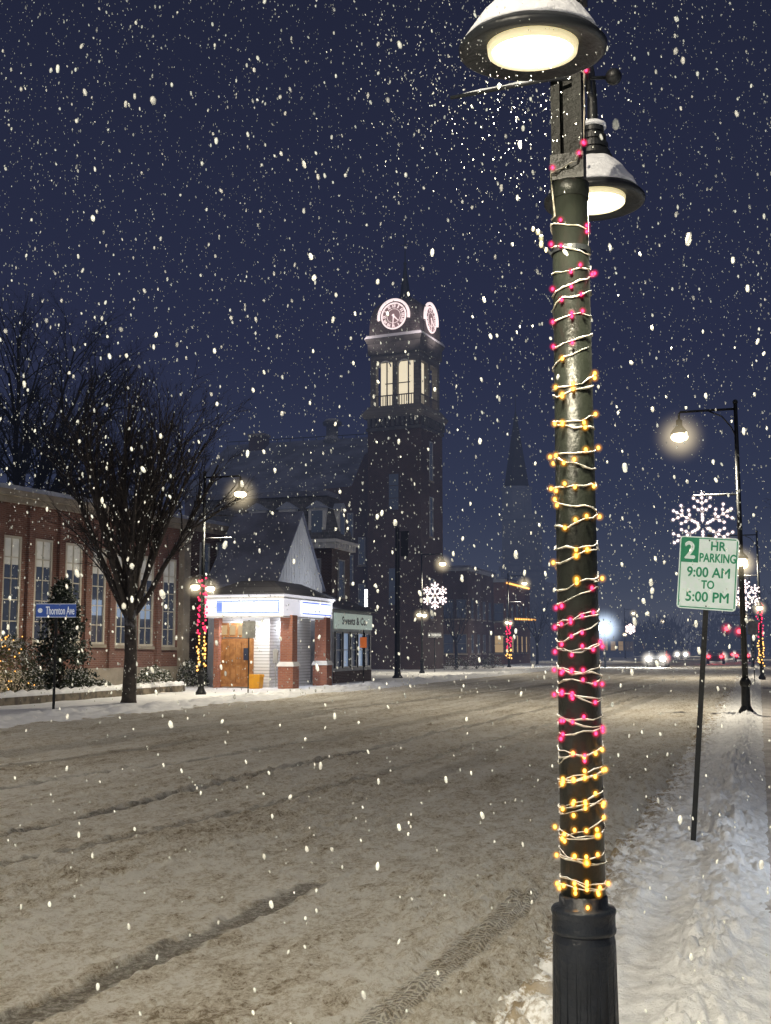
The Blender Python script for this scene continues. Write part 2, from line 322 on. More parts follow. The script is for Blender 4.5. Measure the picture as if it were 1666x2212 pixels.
def slush_mat():
    m=bpy.data.materials.new('slushy_snow'); m.use_nodes=True; nt=m.node_tree; nt.nodes.clear(); N=nt.nodes; L=nt.links
    p=N.new('ShaderNodeBsdfPrincipled'); g=N.new('ShaderNodeNewGeometry'); vec=g.outputs['Position']; p.inputs['Specular IOR Level'].default_value=.3
    mp=N.new('ShaderNodeMapping'); mp.inputs['Scale'].default_value=(1,.5,1); mp.inputs['Rotation'].default_value=(0,0,math.radians(8)); L.new(vec,mp.inputs[0])
    ms=N.new('ShaderNodeMapping'); ms.inputs['Scale'].default_value=(1.6,.07,1); ms.inputs['Rotation'].default_value=(0,0,math.radians(6)); L.new(vec,ms.inputs[0])
    n1=noise_(nt,mp.outputs[0],.8,5,.6); n2=noise_(nt,mp.outputs[0],8,8,.8); n3=noise_(nt,vec,28,8,.9); nl=noise_(nt,ms.outputs[0],1.2,5,.65)
    a1=N.new('ShaderNodeAttribute'); a1.attribute_name='track'; a2=N.new('ShaderNodeAttribute'); a2.attribute_name='wear'; a3=N.new('ShaderNodeAttribute'); a3.attribute_name='tread'
    s=math_(nt,'ADD',math_(nt,'MULTIPLY',n1,.22),math_(nt,'MULTIPLY',n2,.55)); s=math_(nt,'ADD',math_(nt,'MULTIPLY',n3,.66),s)
    s=math_(nt,'ADD',s,math_(nt,'MULTIPLY',nl,.13))
    col=mixc(nt,ramp_(nt,s,.735,.83),(.90,.88,.83,1),(.66,.60,.50,1))
    col=mixc(nt,ramp_(nt,s,.83,.89),col,(.28,.22,.15,1))
    col=mixc(nt,math_(nt,'MULTIPLY',a2.outputs['Fac'],math_(nt,'ADD',.06,math_(nt,'MULTIPLY',ramp_(nt,nl,.38,.62),.38))),col,(.27,.24,.19,1))
    tf=math_(nt,'MULTIPLY',a1.outputs['Fac'],math_(nt,'ADD',.6,math_(nt,'MULTIPLY',ramp_(nt,n3,.42,.54),.4)),True)
    T=TRW[1]; dx,dy=T[2]-T[0],T[3]-T[1]; l=math.hypot(dx,dy); dx/=l;dy/=l
    def dot(v):
        q=N.new('ShaderNodeVectorMath'); q.operation='DOT_PRODUCT'; L.new(vec,q.inputs[0]); q.inputs[1].default_value=v; return q.outputs['Value']
    u=dot((dx,dy,0)); v=math_(nt,'SUBTRACT',dot((-dy,dx,0)),-dy*T[0]+dx*T[1])
    hb=math_(nt,'SINE',math_(nt,'MULTIPLY',math_(nt,'ADD',u,math_(nt,'MULTIPLY',math_(nt,'ABSOLUTE',v),.55)),220))
    rib=ramp_(nt,math_(nt,'ABSOLUTE',math_(nt,'SINE',math_(nt,'MULTIPLY',v,72))),.18,.4)
    hb=math_(nt,'MULTIPLY',ramp_(nt,math_(nt,'ADD',hb,math_(nt,'MULTIPLY',math_(nt,'SUBTRACT',n3,.5),2.0)),-.4,.4),rib)
    trd=math_(nt,'MULTIPLY',a3.outputs['Fac'],hb,True); tf=math_(nt,'MAXIMUM',tf,math_(nt,'ADD',math_(nt,'MULTIPLY',a3.outputs['Fac'],.15),math_(nt,'MULTIPLY',trd,.42)))
    col=mixc(nt,tf,col,(.06,.052,.042,1)); L.new(col,p.inputs['Base Color'])
    L.new(math_(nt,'SUBTRACT',.85,math_(nt,'MULTIPLY',a1.outputs['Fac'],.4)),p.inputs['Roughness'])
    b=N.new('ShaderNodeBump'); b.inputs['Strength'].default_value=1; b.inputs['Distance'].default_value=.11
    h=math_(nt,'ADD',n2,math_(nt,'MULTIPLY',n3,.65)); h=math_(nt,'MULTIPLY',h,math_(nt,'SUBTRACT',1,math_(nt,'MULTIPLY',a1.outputs['Fac'],.7))); h=math_(nt,'SUBTRACT',h,math_(nt,'MULTIPLY',trd,.12))
    L.new(h,b.inputs['Height']); L.new(b.outputs[0],p.inputs['Normal'])
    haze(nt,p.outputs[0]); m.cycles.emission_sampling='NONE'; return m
slush=slush_mat()
xs=list(np.linspace(XL,-7,90))+list(np.linspace(-6.95,XR,210))
grid('road',xs,steps(3.8,420,.028,.0066),roadz,slush,{'track':tracks,'wear':wear,'tread':tread})
mb=MB(); mb.add([(-900,-60,-.30),(900,-60,-.30),(900,1500,-.30),(-900,1500,-.30)],[(0,1,2,3)]); struct(mb.build('ground',snow))
XB0,XB1=-1.50,.03
def bankz(x,y):
    t=min(1,max(0,(x-XB0)/(XB1-XB0))); e=math.sin(math.pi*t)**.5 if 0<t<1 else 0
    ridge=math.exp(-((x+.30)/.17)**2)
    n=noise.noise(V((x*1.3,y*1.3,4)))
    flat=math.exp(-((x+.66)/.14)**2)*.85 if y<8.5 else .4*math.exp(-((x+.75)/.15)**2)
    l=(chunk(x,y,5.2,4.2,0)*.10+chunk(x+.3*n,y,10,9,3)*.10+chunk(x,y,21,19,6)*.05)*(1-flat)*(.75+n*.7)
    return -.045+e*(.045+l*(.70+.65*ridge)+.05*ridge+.04*fr(x,y,1.5,3,9))+.03*t
def dirt(X,Y): return np.clip((-X-.78)/.35,0,1)
def bank_mat():
    m=bpy.data.materials.new('bank_snow'); m.use_nodes=True; nt=m.node_tree; nt.nodes.clear(); N=nt.nodes; L=nt.links
    p=N.new('ShaderNodeBsdfPrincipled'); p.inputs['Roughness'].default_value=.95; p.inputs['Specular IOR Level'].default_value=.1; g=N.new('ShaderNodeNewGeometry'); vec=g.outputs['Position']
    n=noise_(nt,vec,7,5,.55); n2=noise_(nt,vec,30,6,.75); a=N.new('ShaderNodeAttribute'); a.attribute_name='dirt'
    col=mixc(nt,ramp_(nt,n,.45,.70),(.74,.755,.78,1),(.58,.59,.61,1))
    col=mixc(nt,math_(nt,'MULTIPLY',ramp_(nt,n2,.52,.66),.35),col,(.40,.38,.35,1))
    f=math_(nt,'MULTIPLY',a.outputs['Fac'],ramp_(nt,math_(nt,'ADD',math_(nt,'MULTIPLY',n,.6),math_(nt,'MULTIPLY',n2,.5)),.50,.62)); col=mixc(nt,f,col,(.27,.22,.15,1))
    L.new(col,p.inputs['Base Color']); b=N.new('ShaderNodeBump'); b.inputs['Strength'].default_value=.9; b.inputs['Distance'].default_value=.045
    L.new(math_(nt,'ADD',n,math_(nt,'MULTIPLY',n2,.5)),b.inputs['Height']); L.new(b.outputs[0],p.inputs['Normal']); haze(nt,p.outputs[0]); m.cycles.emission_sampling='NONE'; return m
grid('snow_bank',list(np.linspace(XB0,XB1,110)),steps(3.8,200,.014,.0052),bankz,bank_mat(),{'dirt':dirt})
pathm=M('trodden_snow',(.50,.485,.48),(.35,.335,.33),sc=3,rough=.9,bump=.8,bsc=12,bd=.04,spec=.1)
grid('sidewalk',list(np.linspace(-.16,4.5,60)),steps(2.,250,.06,.02),lambda x,y:-.01+.012*fr(x,y,3,3)+chunk(x,y,3.2,2.6,9)*.025,pathm)
grid('left_sidewalk',[-70,-50,-40,-34]+list(np.linspace(-30,-16,60)),steps(8,260,.25,.02),lambda x,y:.05+.03*fr(x,y,.9,4),snow)
def lb(x,y):
    t=min(1,max(0,(x+17.3)/2.4)); e=math.sin(math.pi*t)**.6 if 0<t<1 else 0
    return .02+e*(.06+.14*chunk(x,y,2.6,1.5,0)+.07*chunk(x,y,6,4,2)+.06*fr(x,y,.7,3))
grid('left_snow_bank',list(np.linspace(-17.35,-14.8,44)),steps(10,240,.08,.005),lb,snow)
# ------------------------------------------------------------------ lights
def spot(name,loc,power,col=(1,.86,.62),ang=165,r=.08,blend=.5):
    l=bpy.data.lights.new(name,'SPOT'); l.energy=power; l.color=col; l.spot_size=math.radians(ang); l.spot_blend=blend; l.shadow_soft_size=r
    o=bpy.data.objects.new(name,l); o.location=loc; COL.objects.link(o); return o
# ------------------------------------------------------------------ near twin lamp post
D0=3.51; B0=at(1250,1400,D0); bx,by=B0.x,B0.y
def z0(py): return zat(1240,py,D0)
lamp=thing('street_lamp','tall black twin-headed lamp post in the foreground, wrapped in red and amber string lights','street lamp',(bx,by,0))
zc=z0(1958); zc0=z0(2015)
mb=MB(); n=120
mb.lathe([(.135,0),(.135,.08),(.115,.12),(.096,.25),(.0915,zc0-.02),(.087,zc0)],n=n,mod=lambda k,z:(.05*(1 if (k%6) in(0,1,2,3) else -1) if .12<z<zc0-.03 else 0))
mb.build('base',basemetal,lamp)
MB().lathe([(.087,zc0),(.093,zc0+.004),(.0945,zc0+.014),(.092,zc0+.02),(.0915,zc-.022),(.0945,zc-.014),(.0945,zc-.006),(.090,zc),(.072,zc+.004),(.071,zc+.03),(.066,zc+.035)],n=48).build('collar',basemetal,lamp,True)
ztop=z0(432)
MB().tube([(0,0,zc+.03),(0,0,ztop)],[.0655,.056],n=40).build('pole',polemetal,lamp,True)
zb=z0(400); zb1=z0(150)
mb=MB(); mb.lathe([(.056,ztop-.002),(.06,ztop),(.061,zb),(.050,zb+.006)],n=32); mb.build('upper_collar',polemetal,lamp,True)
mb=MB(); mb.box(-.048,-.020,-.045,.045,zb,zb1+.25); mb.box(.020,.048,-.045,.045,zb,zb1+.25); mb.box(-.020,.020,-.02,.045,zb,zb1+.25)
mb.build('bracket_post',bracketmetal,lamp)
mb=MB(); mb.box(-.052,.052,-.053,-.0455,zb+.002,z0(345)); mb.tube([(0,-.063,z0(372)),(0,-.051,z0(372))],.008,n=6); mb.build('access_plate',polemetal,lamp)
AZ=zb1+.27
mb=MB()
for s in(-1,1):
    pts=[(0,s*.0,AZ-.06),(0,s*.1,AZ-.01),(0,s*.25,AZ+.02),(0,s*.45,AZ+.02),(0,s*.56,AZ-.0),(0,s*.61,AZ-.05),(0,s*.61,AZ-.09)]
    mb.tube(pts,.017,n=10)
mb.box(-.06,.06,-.07,.07,AZ-.03,AZ+.015)
mb.build('lamp_arm',blackmetal,lamp,True)
def head(s):
    RZ=3.295 if s<0 else 3.332
    y=s*.61; mb=MB(); parts=[]
    K=1.0 if s<0 else .93
    prof=[(.122*K,RZ+.012),(.185*K,RZ-.012),(.196*K,RZ-.008),(.198*K,RZ+.004),(.191*K,RZ+.012),(.174*K,RZ+.028),(.150*K,RZ+.052),(.118*K,RZ+.088),(.09,RZ+.12),(.072,RZ+.14),(.07,RZ+.165)]
    mb.lathe(prof,0,y,n=48); parts.append(mb.build('lamp_shade',blackmetal,lamp,True))
    pr=[(.07,RZ+.16)]
    zz=RZ+.165
    for i in range(4):
        r=.062-.007*i; pr+=[(r,zz),(r,zz+.018),(r-.012,zz+.02),(r-.012,zz+.03)]; zz+=.032
    pr+=[(.02,zz+.005),(.018,max(zz+.02,AZ-.08))]
    MB().lathe(pr,0,y,n=28).build('lamp_neck',blackmetal,lamp)
    parts.append(MB().lathe([(.1,RZ-.002),(.106,RZ-.006),(.106,RZ+.006),(.1,RZ+.01)],0,y,n=40).build('lens',lens,lamp))
    parts.append(MB().lathe([(.107,RZ+.004),(.110,RZ-.010),(.119*K,RZ-.011),(.122*K,RZ+.01),(.107,RZ+.012)],0,y,n=40).build('lens_ring',reflector,lamp,True))
    mb=MB(); 
    def md(k,z): return .07*noise.noise(V((math.cos(k*.13)*2.4,math.sin(k*.13)*2.4,z*30+s)))
    mb.lathe([(.176*K,RZ+.024),(.178*K,RZ+.034),(.160*K,RZ+.060),(.134*K,RZ+.090),(.104,RZ+.122),(.08,RZ+.146),(.07,RZ+.153)],0,y,n=48,mod=md)
    mb.lathe([(.05,zz-.012),(.049,zz),(.03,zz+.012),(.02,zz+.014)],0,y,n=24)
    parts.append(mb.build('snow_cap',snow,lamp,True))
    if s<0:
        Mx=Matrix.Translation((0,y,RZ+.1))@Matrix.Rotation(math.radians(5),4,'X')@Matrix.Rotation(math.radians(2),4,'Y')@Matrix.Translation((0,-y,-RZ-.1))
        for o in parts: o.data.transform(Mx)
    spot('lamp_light',(bx,by+y,RZ-.04),250,(1,.90,.66),168,.09)
head(-1); head(1)
zbar=z0(188)
mb=MB()
mb.tube([(.13,-.0,zbar+.012),(-.05,-.06,zbar+.004),(-.37,-.06,zbar-.008)],.006,n=8); mb.ball((.145,0,zbar+.012),.026,n=14,m=10); mb.box(.06,.075,-.03,.03,zbar-.03,zbar+.05)
mb.build('cross_bar',blackmetal,lamp,True)
MB().tube([(-.04,-.06,zbar+.009),(-.12,-.06,zbar+.008),(-.2,-.06,zbar+.003),(-.27,-.06,zbar+.001),(-.33,-.06,zbar-.002)],[.003,.007,.004,.006,.002],n=8).build('bar_snow',snow,lamp,True)
zk=z0(545)
mb=MB(); mb.lathe([(.0605,zk-.008),(.0625,zk-.008),(.0625,zk+.008),(.0605,zk+.008)],n=32)
mb.tube([(-.055,-.03,zk-.01),(-.09,-.04,zk+.02),(-.085,-.04,zk+.06),(-.11,-.04,zk+.07)],.005,n=6); mb.build('banner_clamp',blackmetal,lamp)
mb=MB()
for q in[(-.085,-.045,zk+.02,.008),(-.085,-.045,zk+.04,.008),(-.095,-.045,zk+.06,.007),(-.07,-.045,zk+.0,.006),(-.11,-.045,zk+.072,.006)]: mb.ball(q[:3],q[3],q[3]*.8,q[3]*1.6,n=8,m=6)
mb.build('clamp_snow',wirem,lamp,True)
# string lights
def wrap(label,cx,cy,rf,za,zb_,turns,nb,bm,br,wr,wm,seed,cat='string lights',extra=None,group=None,facing=None,halo=None,kr=2.7):
    rg=random.Random(seed); t=thing('string_lights',label,cat,(cx,cy,0),0,group); pts=[]
    m=int(turns*14); ph=rg.random()*6; nz=wr<.01
    for i in range(m+1):
        q=i/m; a=ph+q*turns*2*math.pi
        z=za+(zb_-za)*q+(.016*math.sin(a+1.5*math.sin(q*5+seed))+.020*math.sin(q*37+seed)+.018*noise.noise(V((a*1.1,seed,0))) if nz else .036*math.sin(a))
        r=rf(z)+wr*.9+(.007*abs(noise.noise(V((a*2,seed,5)))) if nz else 0); pts.append(V((r*math.cos(a),r*math.sin(a),z)))
    if extra: pts+= [V(p) for p in extra]
    rr_=[wr*(.60+1.5*max(0,noise.noise(V((i*.55,seed,9)))+.25)) if nz else wr for i in range(len(pts))]
    MB().tube(pts,rr_,n=6).build('wire',wm,t,True)
    pro=None; hm=halo or (hred if bm in(redb,redf) else hyel)
    nb0=int(turns*14)
    for j in range(nb):
        q=(j+rg.uniform(-.2,1.2))/nb; i=int(min(.999,max(0,q))*(len(pts)-1)); p=pts[i]; o=V((p.x,p.y,0)); o=o.normalized() if o.length>.01 else V((0,-1,0))
        if facing and i<nb0 and o.dot(facing)<.1 and rg.random()<.85:
            best=max(range(max(0,i-9),min(nb0,i+10)),key=lambda k:(V((pts[k].x,pts[k].y,0)).normalized().dot(facing)*.5+rg.random())); p=pts[best]; o=V((p.x,p.y,0)).normalized()
        rr=V((p.x,p.y,0)).length+br*.9+rg.random()**2*br*2.
        pos=V((o.x*rr,o.y*rr,p.z+rg.uniform(-1,1)*br*2))
        if pro is None: pro=glow('bulb',(0,0,0),br,br,br*1.2,bm,hm,br*kr,t); b=pro
        else: b=pro.copy(); COL.objects.link(b); b.parent=t
        b.location=pos
    return t
rf0=lambda z:.0655+(.056-.0655)*(z-zc)/(ztop-zc)
toC=(V((0,0,0))-V((bx,by,0))).normalized()
ex=[(-.05,-.06,zb+.02),(.03,-.065,zb+.05),(.055,-.05,zb+.12),(.06,-.05,zb1-.05),(.05,-.07,zb1+.05),(.055,-.04,AZ-.05),(.06,-.05,AZ+.06),(.05,-.06,AZ+.15),(.02,-.05,AZ+.2)]
ex2=[]
for i in range(len(ex)-1):
    for k in range(10): ex2.append(V(ex[i]).lerp(V(ex[i+1]),k/10)+V((0,-.004*math.sin(k),0)))
wrap('highest red string lights, on the upper shaft and bracket of the nearest lamp post',bx,by,rf0,z0(760),z0(470),7.5,34,redb,.0056,.0027,wirem,1,extra=ex2,facing=toC)
wrap('upper amber string lights around the nearest lamp post, between the two red sections',bx,by,rf0,z0(1282),z0(775),13,44,yelb,.0059,.0027,wirem,2,facing=toC)
wrap('lower red string lights around the nearest lamp post, at the height of the road horizon',bx,by,rf0,z0(1612),z0(1292),15,50,redb,.0057,.0024,wirem,3,facing=toC)
wrap('lowest amber string lights on the nearest lamp post, just above its fluted base',bx,by,rf0,z0(1952),z0(1620),17.5,64,yelb,.0058,.0024,wirem,4,facing=toC)
# ------------------------------------------------------------------ parking sign
sb=gz(1497,1805,.12); lean=math.radians(4.8)
def parking_sign(loc,label,rz=0,lean=0,h=2.78,txt=True,group=None):
    t=thing('parking_sign',label,'sign',loc,rz,group); t.rotation_euler=(0,lean,rz)
    mb=MB(); mb.box(-.022,.022,-.003,.003,-.2,h); mb.box(-.022,-.016,.003,.02,-.2,h); mb.box(.016,.022,.003,.02,-.2,h); mb.build('post',blackmetal,t)
    w,hh=.247,.315; cz=h-.34; c=.03; pts=[]
    for (sx,sz,a0) in((1,1,0),(-1,1,90),(-1,-1,180),(1,-1,270)):
        for k in range(4):
            a=math.radians(a0+k*30); pts.append((sx*(w-c)+c*math.cos(a),-.006,cz+sz*(hh-c)+c*math.sin(a)))
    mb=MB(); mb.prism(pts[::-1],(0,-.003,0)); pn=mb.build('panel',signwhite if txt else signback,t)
    mb=MB(); mb.tube([(0,-.014,cz+hh-.03),(0,-.009,cz+hh-.03)],.007,n=6); mb.tube([(0,-.014,cz-hh+.03),(0,-.009,cz-hh+.03)],.007,n=6); mb.build('bolt',blackmetal,t)
    if txt:
        y=-.0115
        mb=MB(); e=.010; b=.009
        for a in((-w+e+.015,w-e-.015,hh-e-b,hh-e),(-w+e+.015,w-e-.015,-hh+e,-hh+e+b)): mb.box(a[0],a[1],y-.001,y,cz+a[2],cz+a[3])
        for s in(-1,1):
            xa=s*(w-e); mb.box(min(xa,xa-s*b),max(xa,xa-s*b),y-.001,y,cz-hh+e+.015,cz+hh-e-.015)
        mb.build('border',greensign,pn)
        MB().box(-w+e+.004,-w+.162,y-.002,y-.0012,cz+.088,cz+hh-e-.004).build('green_square',greensign,pn)
        text('lettering','2',.092,.155,signwhite,pn,(-w+.088,y-.004,cz+.195),.0,fat=.006)
        text('lettering','HR',.125,.080,greensign,pn,(.078,y-.002,cz+.238),.0,fat=.0025)
        text('lettering','PARKING',.305,.080,greensign,pn,(.076,y-.002,cz+.135),.0,fat=.0025)
        text('lettering','9:00 AM',.36,.090,greensign,pn,(.005,y-.002,cz+.008),.0,fat=.0025)
        text('lettering','TO',.11,.075,greensign,pn,(.005,y-.002,cz-.098),.0,fat=.0025)
        text('lettering','5:00 PM',.36,.090,greensign,pn,(.005,y-.002,cz-.205),.0,fat=.0025)
    return t
parking_sign((sb.x,sb.y,.05),'white and green two-hour parking sign on leaning black post in the right snow bank',0,lean,2.64)
# ------------------------------------------------------------------ tall street lamps
HL=8.05
def tall_lamp(loc,sx,label,H=HL,group='tall street lamps along both kerbs',twin=True):
    t=thing('street_lamp',label,'street lamp',loc,0,group)
    MB().lathe([(.19,-.1),(.19,.12),(.15,.18),(.115,.25),(.105,.72),(.14,.78),(.14,.86),(.085,.95)],n=16).build('base',blackmetal,t)
    mb=MB(); mb.tube([(0,0,.9),(0,0,H)],[.078,.05],n=12); mb.ball((0,0,H+.04),.07,n=8,m=6); mb.build('pole',blackmetal,t,True)
    mb=MB(); mb.tube([(0,0,H-.14),(sx*1.4,0,H-.14),(sx*1.44,0,H-.2),(sx*1.44,0,H-.34)],.032,n=8)
    mb.tube([(0,0,H-.9),(sx*.12,0,H-.62),(sx*.35,0,H-.32),(sx*.68,0,H-.16)],.02,n=6); mb.build('arm',blackmetal,t,True)
    ax=sx*1.44
    MB().lathe([(.15,H-.74),(.24,H-.72),(.19,H-.64),(.12,H-.55),(.085,H-.5),(.08,H-.36),(.04,H-.33)],ax,0,n=20).build('lamp_shade',blackmetal,t,True)
    glow('lens',(ax,0,H-.81),.225,.225,.13,lensfar,hlamp,.95,t,16,8)
    mb=MB(); mb.tube([(0,0,5.65),(sx*1.15,0,5.65)],.018,n=6); mb.build('banner_arm',blackmetal,t)
    MB().tube([(sx*.06,0,5.675),(sx*1.12,0,5.675)],.016,n=6).build('arm_snow',snow,t,True)
    if twin:
        mb=MB(); mb.tube([(0,-.6,4.15),(0,-.55,4.25),(0,-.3,4.3),(0,.3,4.3),(0,.55,4.25),(0,.6,4.15)],.025,n=6); mb.build('twin_arm',blackmetal,t,True)
        for s in(-1,1):
            MB().lathe([(.15,3.93),(.2,3.95),(.15,4.02),(.08,4.09),(.06,4.16)],0,s*.6,n=16).build('lamp_shade',blackmetal,t,True)
            glow('lens',(0,s*.6,3.86),.17,.17,.11,lensfar,hlamp,.6,t,12,6)
    return t
pA=gz(434,1500,.05); pC=gz(912,1456); pE=gz(1100,1443); p2=gz(1613,1546,.0)
LR=tall_lamp((p2.x,p2.y,0),-1,'tall street lamp on the right kerb behind the two-hour parking sign')
LA=tall_lamp((pA.x,pA.y,0),1,'tall street lamp with twin lower heads in front of the left brick building')
dup(LA,(pC.x,pC.y,0),'tall street lamp with a glowing snowflake beside the clock tower')
dup(LA,(pE.x,pE.y,0),'tall street lamp right of the clock tower, before the far church steeple')
for y,lab in((140,'first small distant street lamp past the far church'),(190,'smallest distant street lamp on the left kerb near the headlights'),(250,'faintest street lamp at the far end of the left kerb')):
    dup(LA,(-20.5,y,0),lab)
p3=gz(1647,1468); dup(LR,(p3.x,p3.y,0),'second tall street lamp on the right kerb, wrapped in lights at the photo edge')
for y,lab in((105,'third street lamp on the right kerb'),(155,'fourth street lamp on the right kerb, behind the traffic signals'),(210,'farthest street lamp on the right kerb')): dup(LR,(-.6,y,0),lab)
for q,sx,e in((p2,-1,2900),(pA,1,2000),(pC,1,2300),(pE,1,2200),(p3,-1,2800)):
    spot('lamp_light',(q.x+sx*1.44,q.y,HL-.99),e,(1,.88,.66))
spot('lamp_light',(-2.6,-3.5,7.3),3900,(1,.885,.69))
spot('lamp_light',(-17.,9.,7.3),2900,(1,.88,.68))
spot('lamp_light',(-.6+-1.4,105,7.1),2600,(1,.86,.6)); spot('lamp_light',(-19.,140,7.1),2600,(1,.86,.6)); spot('lamp_light',(-2.,180,7.1),3600,(1,.86,.6)); spot('lamp_light',(-12.,240,7.1),6000,(1,.88,.66))
for q in(-.6,.6): spot('lamp_light',(pA.x,pA.y+q,3.72),150,(1,.88,.6)); spot('lamp_light',(pC.x,pC.y+q,3.72),190,(1,.88,.6))
spot('shop_light',(3.6,9.5,1.7),600,(.80,.89,1),172,.12)
sun=bpy.data.lights.new('ambient_fill','SUN'); sun.energy=.33; sun.angle=math.radians(60); sun.color=(1,.95,.90); so=bpy.data.objects.new('ambient_fill',sun); COL.objects.link(so); so.rotation_euler=(math.radians(48),0,math.radians(25))  # soft sun added as ambient fill over the whole street
wrap('red string lights round the upper part of the lamp post by the brick building',pA.x,pA.y,lambda z:.075,2.25,4.2,14,60,redf,.034,.012,wiredark,11,kr=1.9)
wrap('amber string lights round the lower part of the lamp post by the brick building',pA.x,pA.y,lambda z:.078,.95,2.2,9,40,yelf,.032,.012,wiredark,12,kr=1.9)
wrap('red string lights on the lamp post before the far church',pE.x,pE.y,lambda z:.08,1.7,4.0,9,40,redf,.06,.015,wiredark,13,kr=1.9)
wrap('amber string lights low on the lamp post before the far church',pE.x,pE.y,lambda z:.08,.7,1.65,4,14,yelf,.06,.015,wiredark,14,kr=1.9)
wrap('amber string lights low on the lamp post at the right photo edge',p3.x,p3.y,lambda z:.08,.8,2.2,8,34,yelf,.035,.015,wiredark,15,kr=1.9)
wrap('red string lights high on the lamp post at the right photo edge',p3.x,p3.y,lambda z:.08,2.3,4.2,10,40,redf,.035,.015,wiredark,16,kr=1.9)
# snowflakes
def flake_points(R):
    segs=[];bl=[]
    for k in range(6):
        a=math.radians(90+60*k); d=V((math.cos(a),0,math.sin(a))); segs.append((d*.08*R,d*R))
        for q in(.18,.36,.54,.72,.88,1.0): bl.append(d*R*q)
        for q,l in((.42,.30),(.68,.32)):
            for s in(-1,1):
                b=a+s*math.radians(52); e=V((math.cos(b),0,math.sin(b))); segs.append((d*R*q,d*R*q+e*l*R)); bl+=[d*R*q+e*l*R*.5,d*R*q+e*l*R]
        bl.append(d*R*.27)
    return segs,bl
def snowflake(c,R,label,br,indiv=True):
    t=thing('snowflake_decoration',label,'decoration',c,0,'lit snowflakes on lamp posts')
    segs,bl=flake_points(R); mb=MB()
    for a,b in segs: mb.tube([a,b],.014,n=5)
    mb.tube([(0,.02,R*.9),(0,.02,R*1.12)],.01,n=4)
    mb.build('frame',whitepaint,t)
    if indiv:
        pro=None
        for i,p in enumerate(bl[:98]):
            if pro is None: pro=b=glow('bulb',(0,0,0),br,br,br,flakeb,hwhite,br*2.2,t,8,6)
            else: b=pro.copy(); COL.objects.link(b); b.parent=t
            b.location=p+V((0,-.03,0))
    else:
        mb=MB()
        for p in bl: mb.ball(p,br,n=6,m=4)
        mb.build('bulbs',flakeb,t)
    return t
snowflake((p2.x-.92,p2.y,4.86),.84,'largest lit snowflake, behind the two-hour parking sign',.034)
snowflake((pC.x+.92,pC.y,5.15),.84,'lit snowflake on the lamp post beside the clock tower',.054)
snowflake((p3.x-.7,p3.y,4.6),.80,'lit snowflake at the right photo edge',.045)
snowflake((-19.6,140,4.75),.8,'small lit snowflake right of the bright cold floodlight',.07,False)
snowflake((-19.6,190,4.75),.8,'smallest lit snowflake above the oncoming headlights',.09,False)
# ------------------------------------------------------------------ buildings
class Fr:
    def __init__(s,A,B):
        s.o=V((A.x,A.y,0)); e=V((B.x-A.x,B.y-A.y,0)); s.L=e.length; s.ex=e.normalized(); s.ey=V((-s.ex.y,s.ex.x,0)); s.rz=math.atan2(s.ex.y,s.ex.x)
    def uz(s,px,py,yo=0):
        p=hit(px,py,s.o+s.ey*yo,s.ey); return (p-s.o).dot(s.ex),p.z
def window(root,u0,u1,z0_,z1_,y=0,frm=None,glass=None,cols=2,rows=3,blindf=0,fw=.07,sill=True,axis='y'):
    frm=frm or trimgrey; glass=glass or glassdark
    def B(mb,a,b,c,d,e,f):
        if axis=='y': mb.box(a,b,y-d,y-c,e,f)
        else: mb.box(y+c,y+d,a,b,e,f)
    mb=MB()
    B(mb,u0,u0+fw,.0,.07,z0_,z1_);B(mb,u1-fw,u1,.0,.07,z0_,z1_);B(mb,u0+fw,u1-fw,.0,.07,z0_,z0_+fw);B(mb,u0+fw,u1-fw,.0,.07,z1_-fw,z1_)
    for i in range(1,cols):
        u=u0+(u1-u0)*i/cols; B(mb,u-.02,u+.02,.012,.05,z0_+fw,z1_-fw)
    for i in range(1,rows):
        z=z0_+(z1_-z0_)*i/rows; B(mb,u0+fw,u1-fw,.012,.048,z-.02,z+.02)
    w=mb.build('window',frm,root)
    mb=MB(); B(mb,u0+fw*.5,u1-fw*.5,.002,.010,z0_+fw*.5,z1_-fw*.5); mb.build('pane',glass,w)
    if blindf: 
        mb=MB(); B(mb,u0+fw*.8,u1-fw*.8,.0105,.0115,z1_-(z1_-z0_)*blindf,z1_-fw*.8); mb.build('blind',blind,w)
    if sill:
        mb=MB(); B(mb,u0-.08,u1+.08,.0,.14,z0_-.13,z0_-.002); mb.build('sill',stone,w)
    return w
# left brick building
q0=at(0,1400,41.7); q1=at(540,1400,57.); A=q0+(q0-q1)*.35; fr_=Fr(A,q1)
bb=thing('brick_building','long single-storey red brick building with tall windows behind the bare tree','building',(A.x,A.y,0),fr_.rz)
uA,zt=fr_.uz(0,1052); Lb=fr_.L
MB().box(0,Lb,0,14,0,zt-.5).build('wall',brick,bb)
mb=MB(); mb.box(-.2,Lb+.2,-.18,14.2,zt-.5,zt-.28); mb.box(-.3,Lb+.3,-.3,14.3,zt-.28,zt-.05); mb.build('cornice',stone,bb)
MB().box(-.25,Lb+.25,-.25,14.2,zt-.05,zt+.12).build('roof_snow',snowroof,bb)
wins=[(-62,-24,1147,1386),(5,45,1155,1388),(74,112,1163,1388),(140,176,1172,1390),(196,228,1182,1392),(250,278,1192,1394),(300,331,1200,1396),(350,379,1206,1398)]
for i,(a,b,c,d) in enumerate(wins):
    u0,zz1=fr_.uz(a,c); u1,_=fr_.uz(b,c); _,zz0=fr_.uz(a,d)
    w=window(bb,u0,u1,zz0,zz1,0,cream,glassdark,2,5,.27,fw=.09)
    if i in(4,5,6): MB().box(u0+.15,u1-.15,-.0118,-.0102,zz0+(zz1-zz0)*.30,zz0+(zz1-zz0)*.46).build('lit_reflection_panel',glasslit,w)
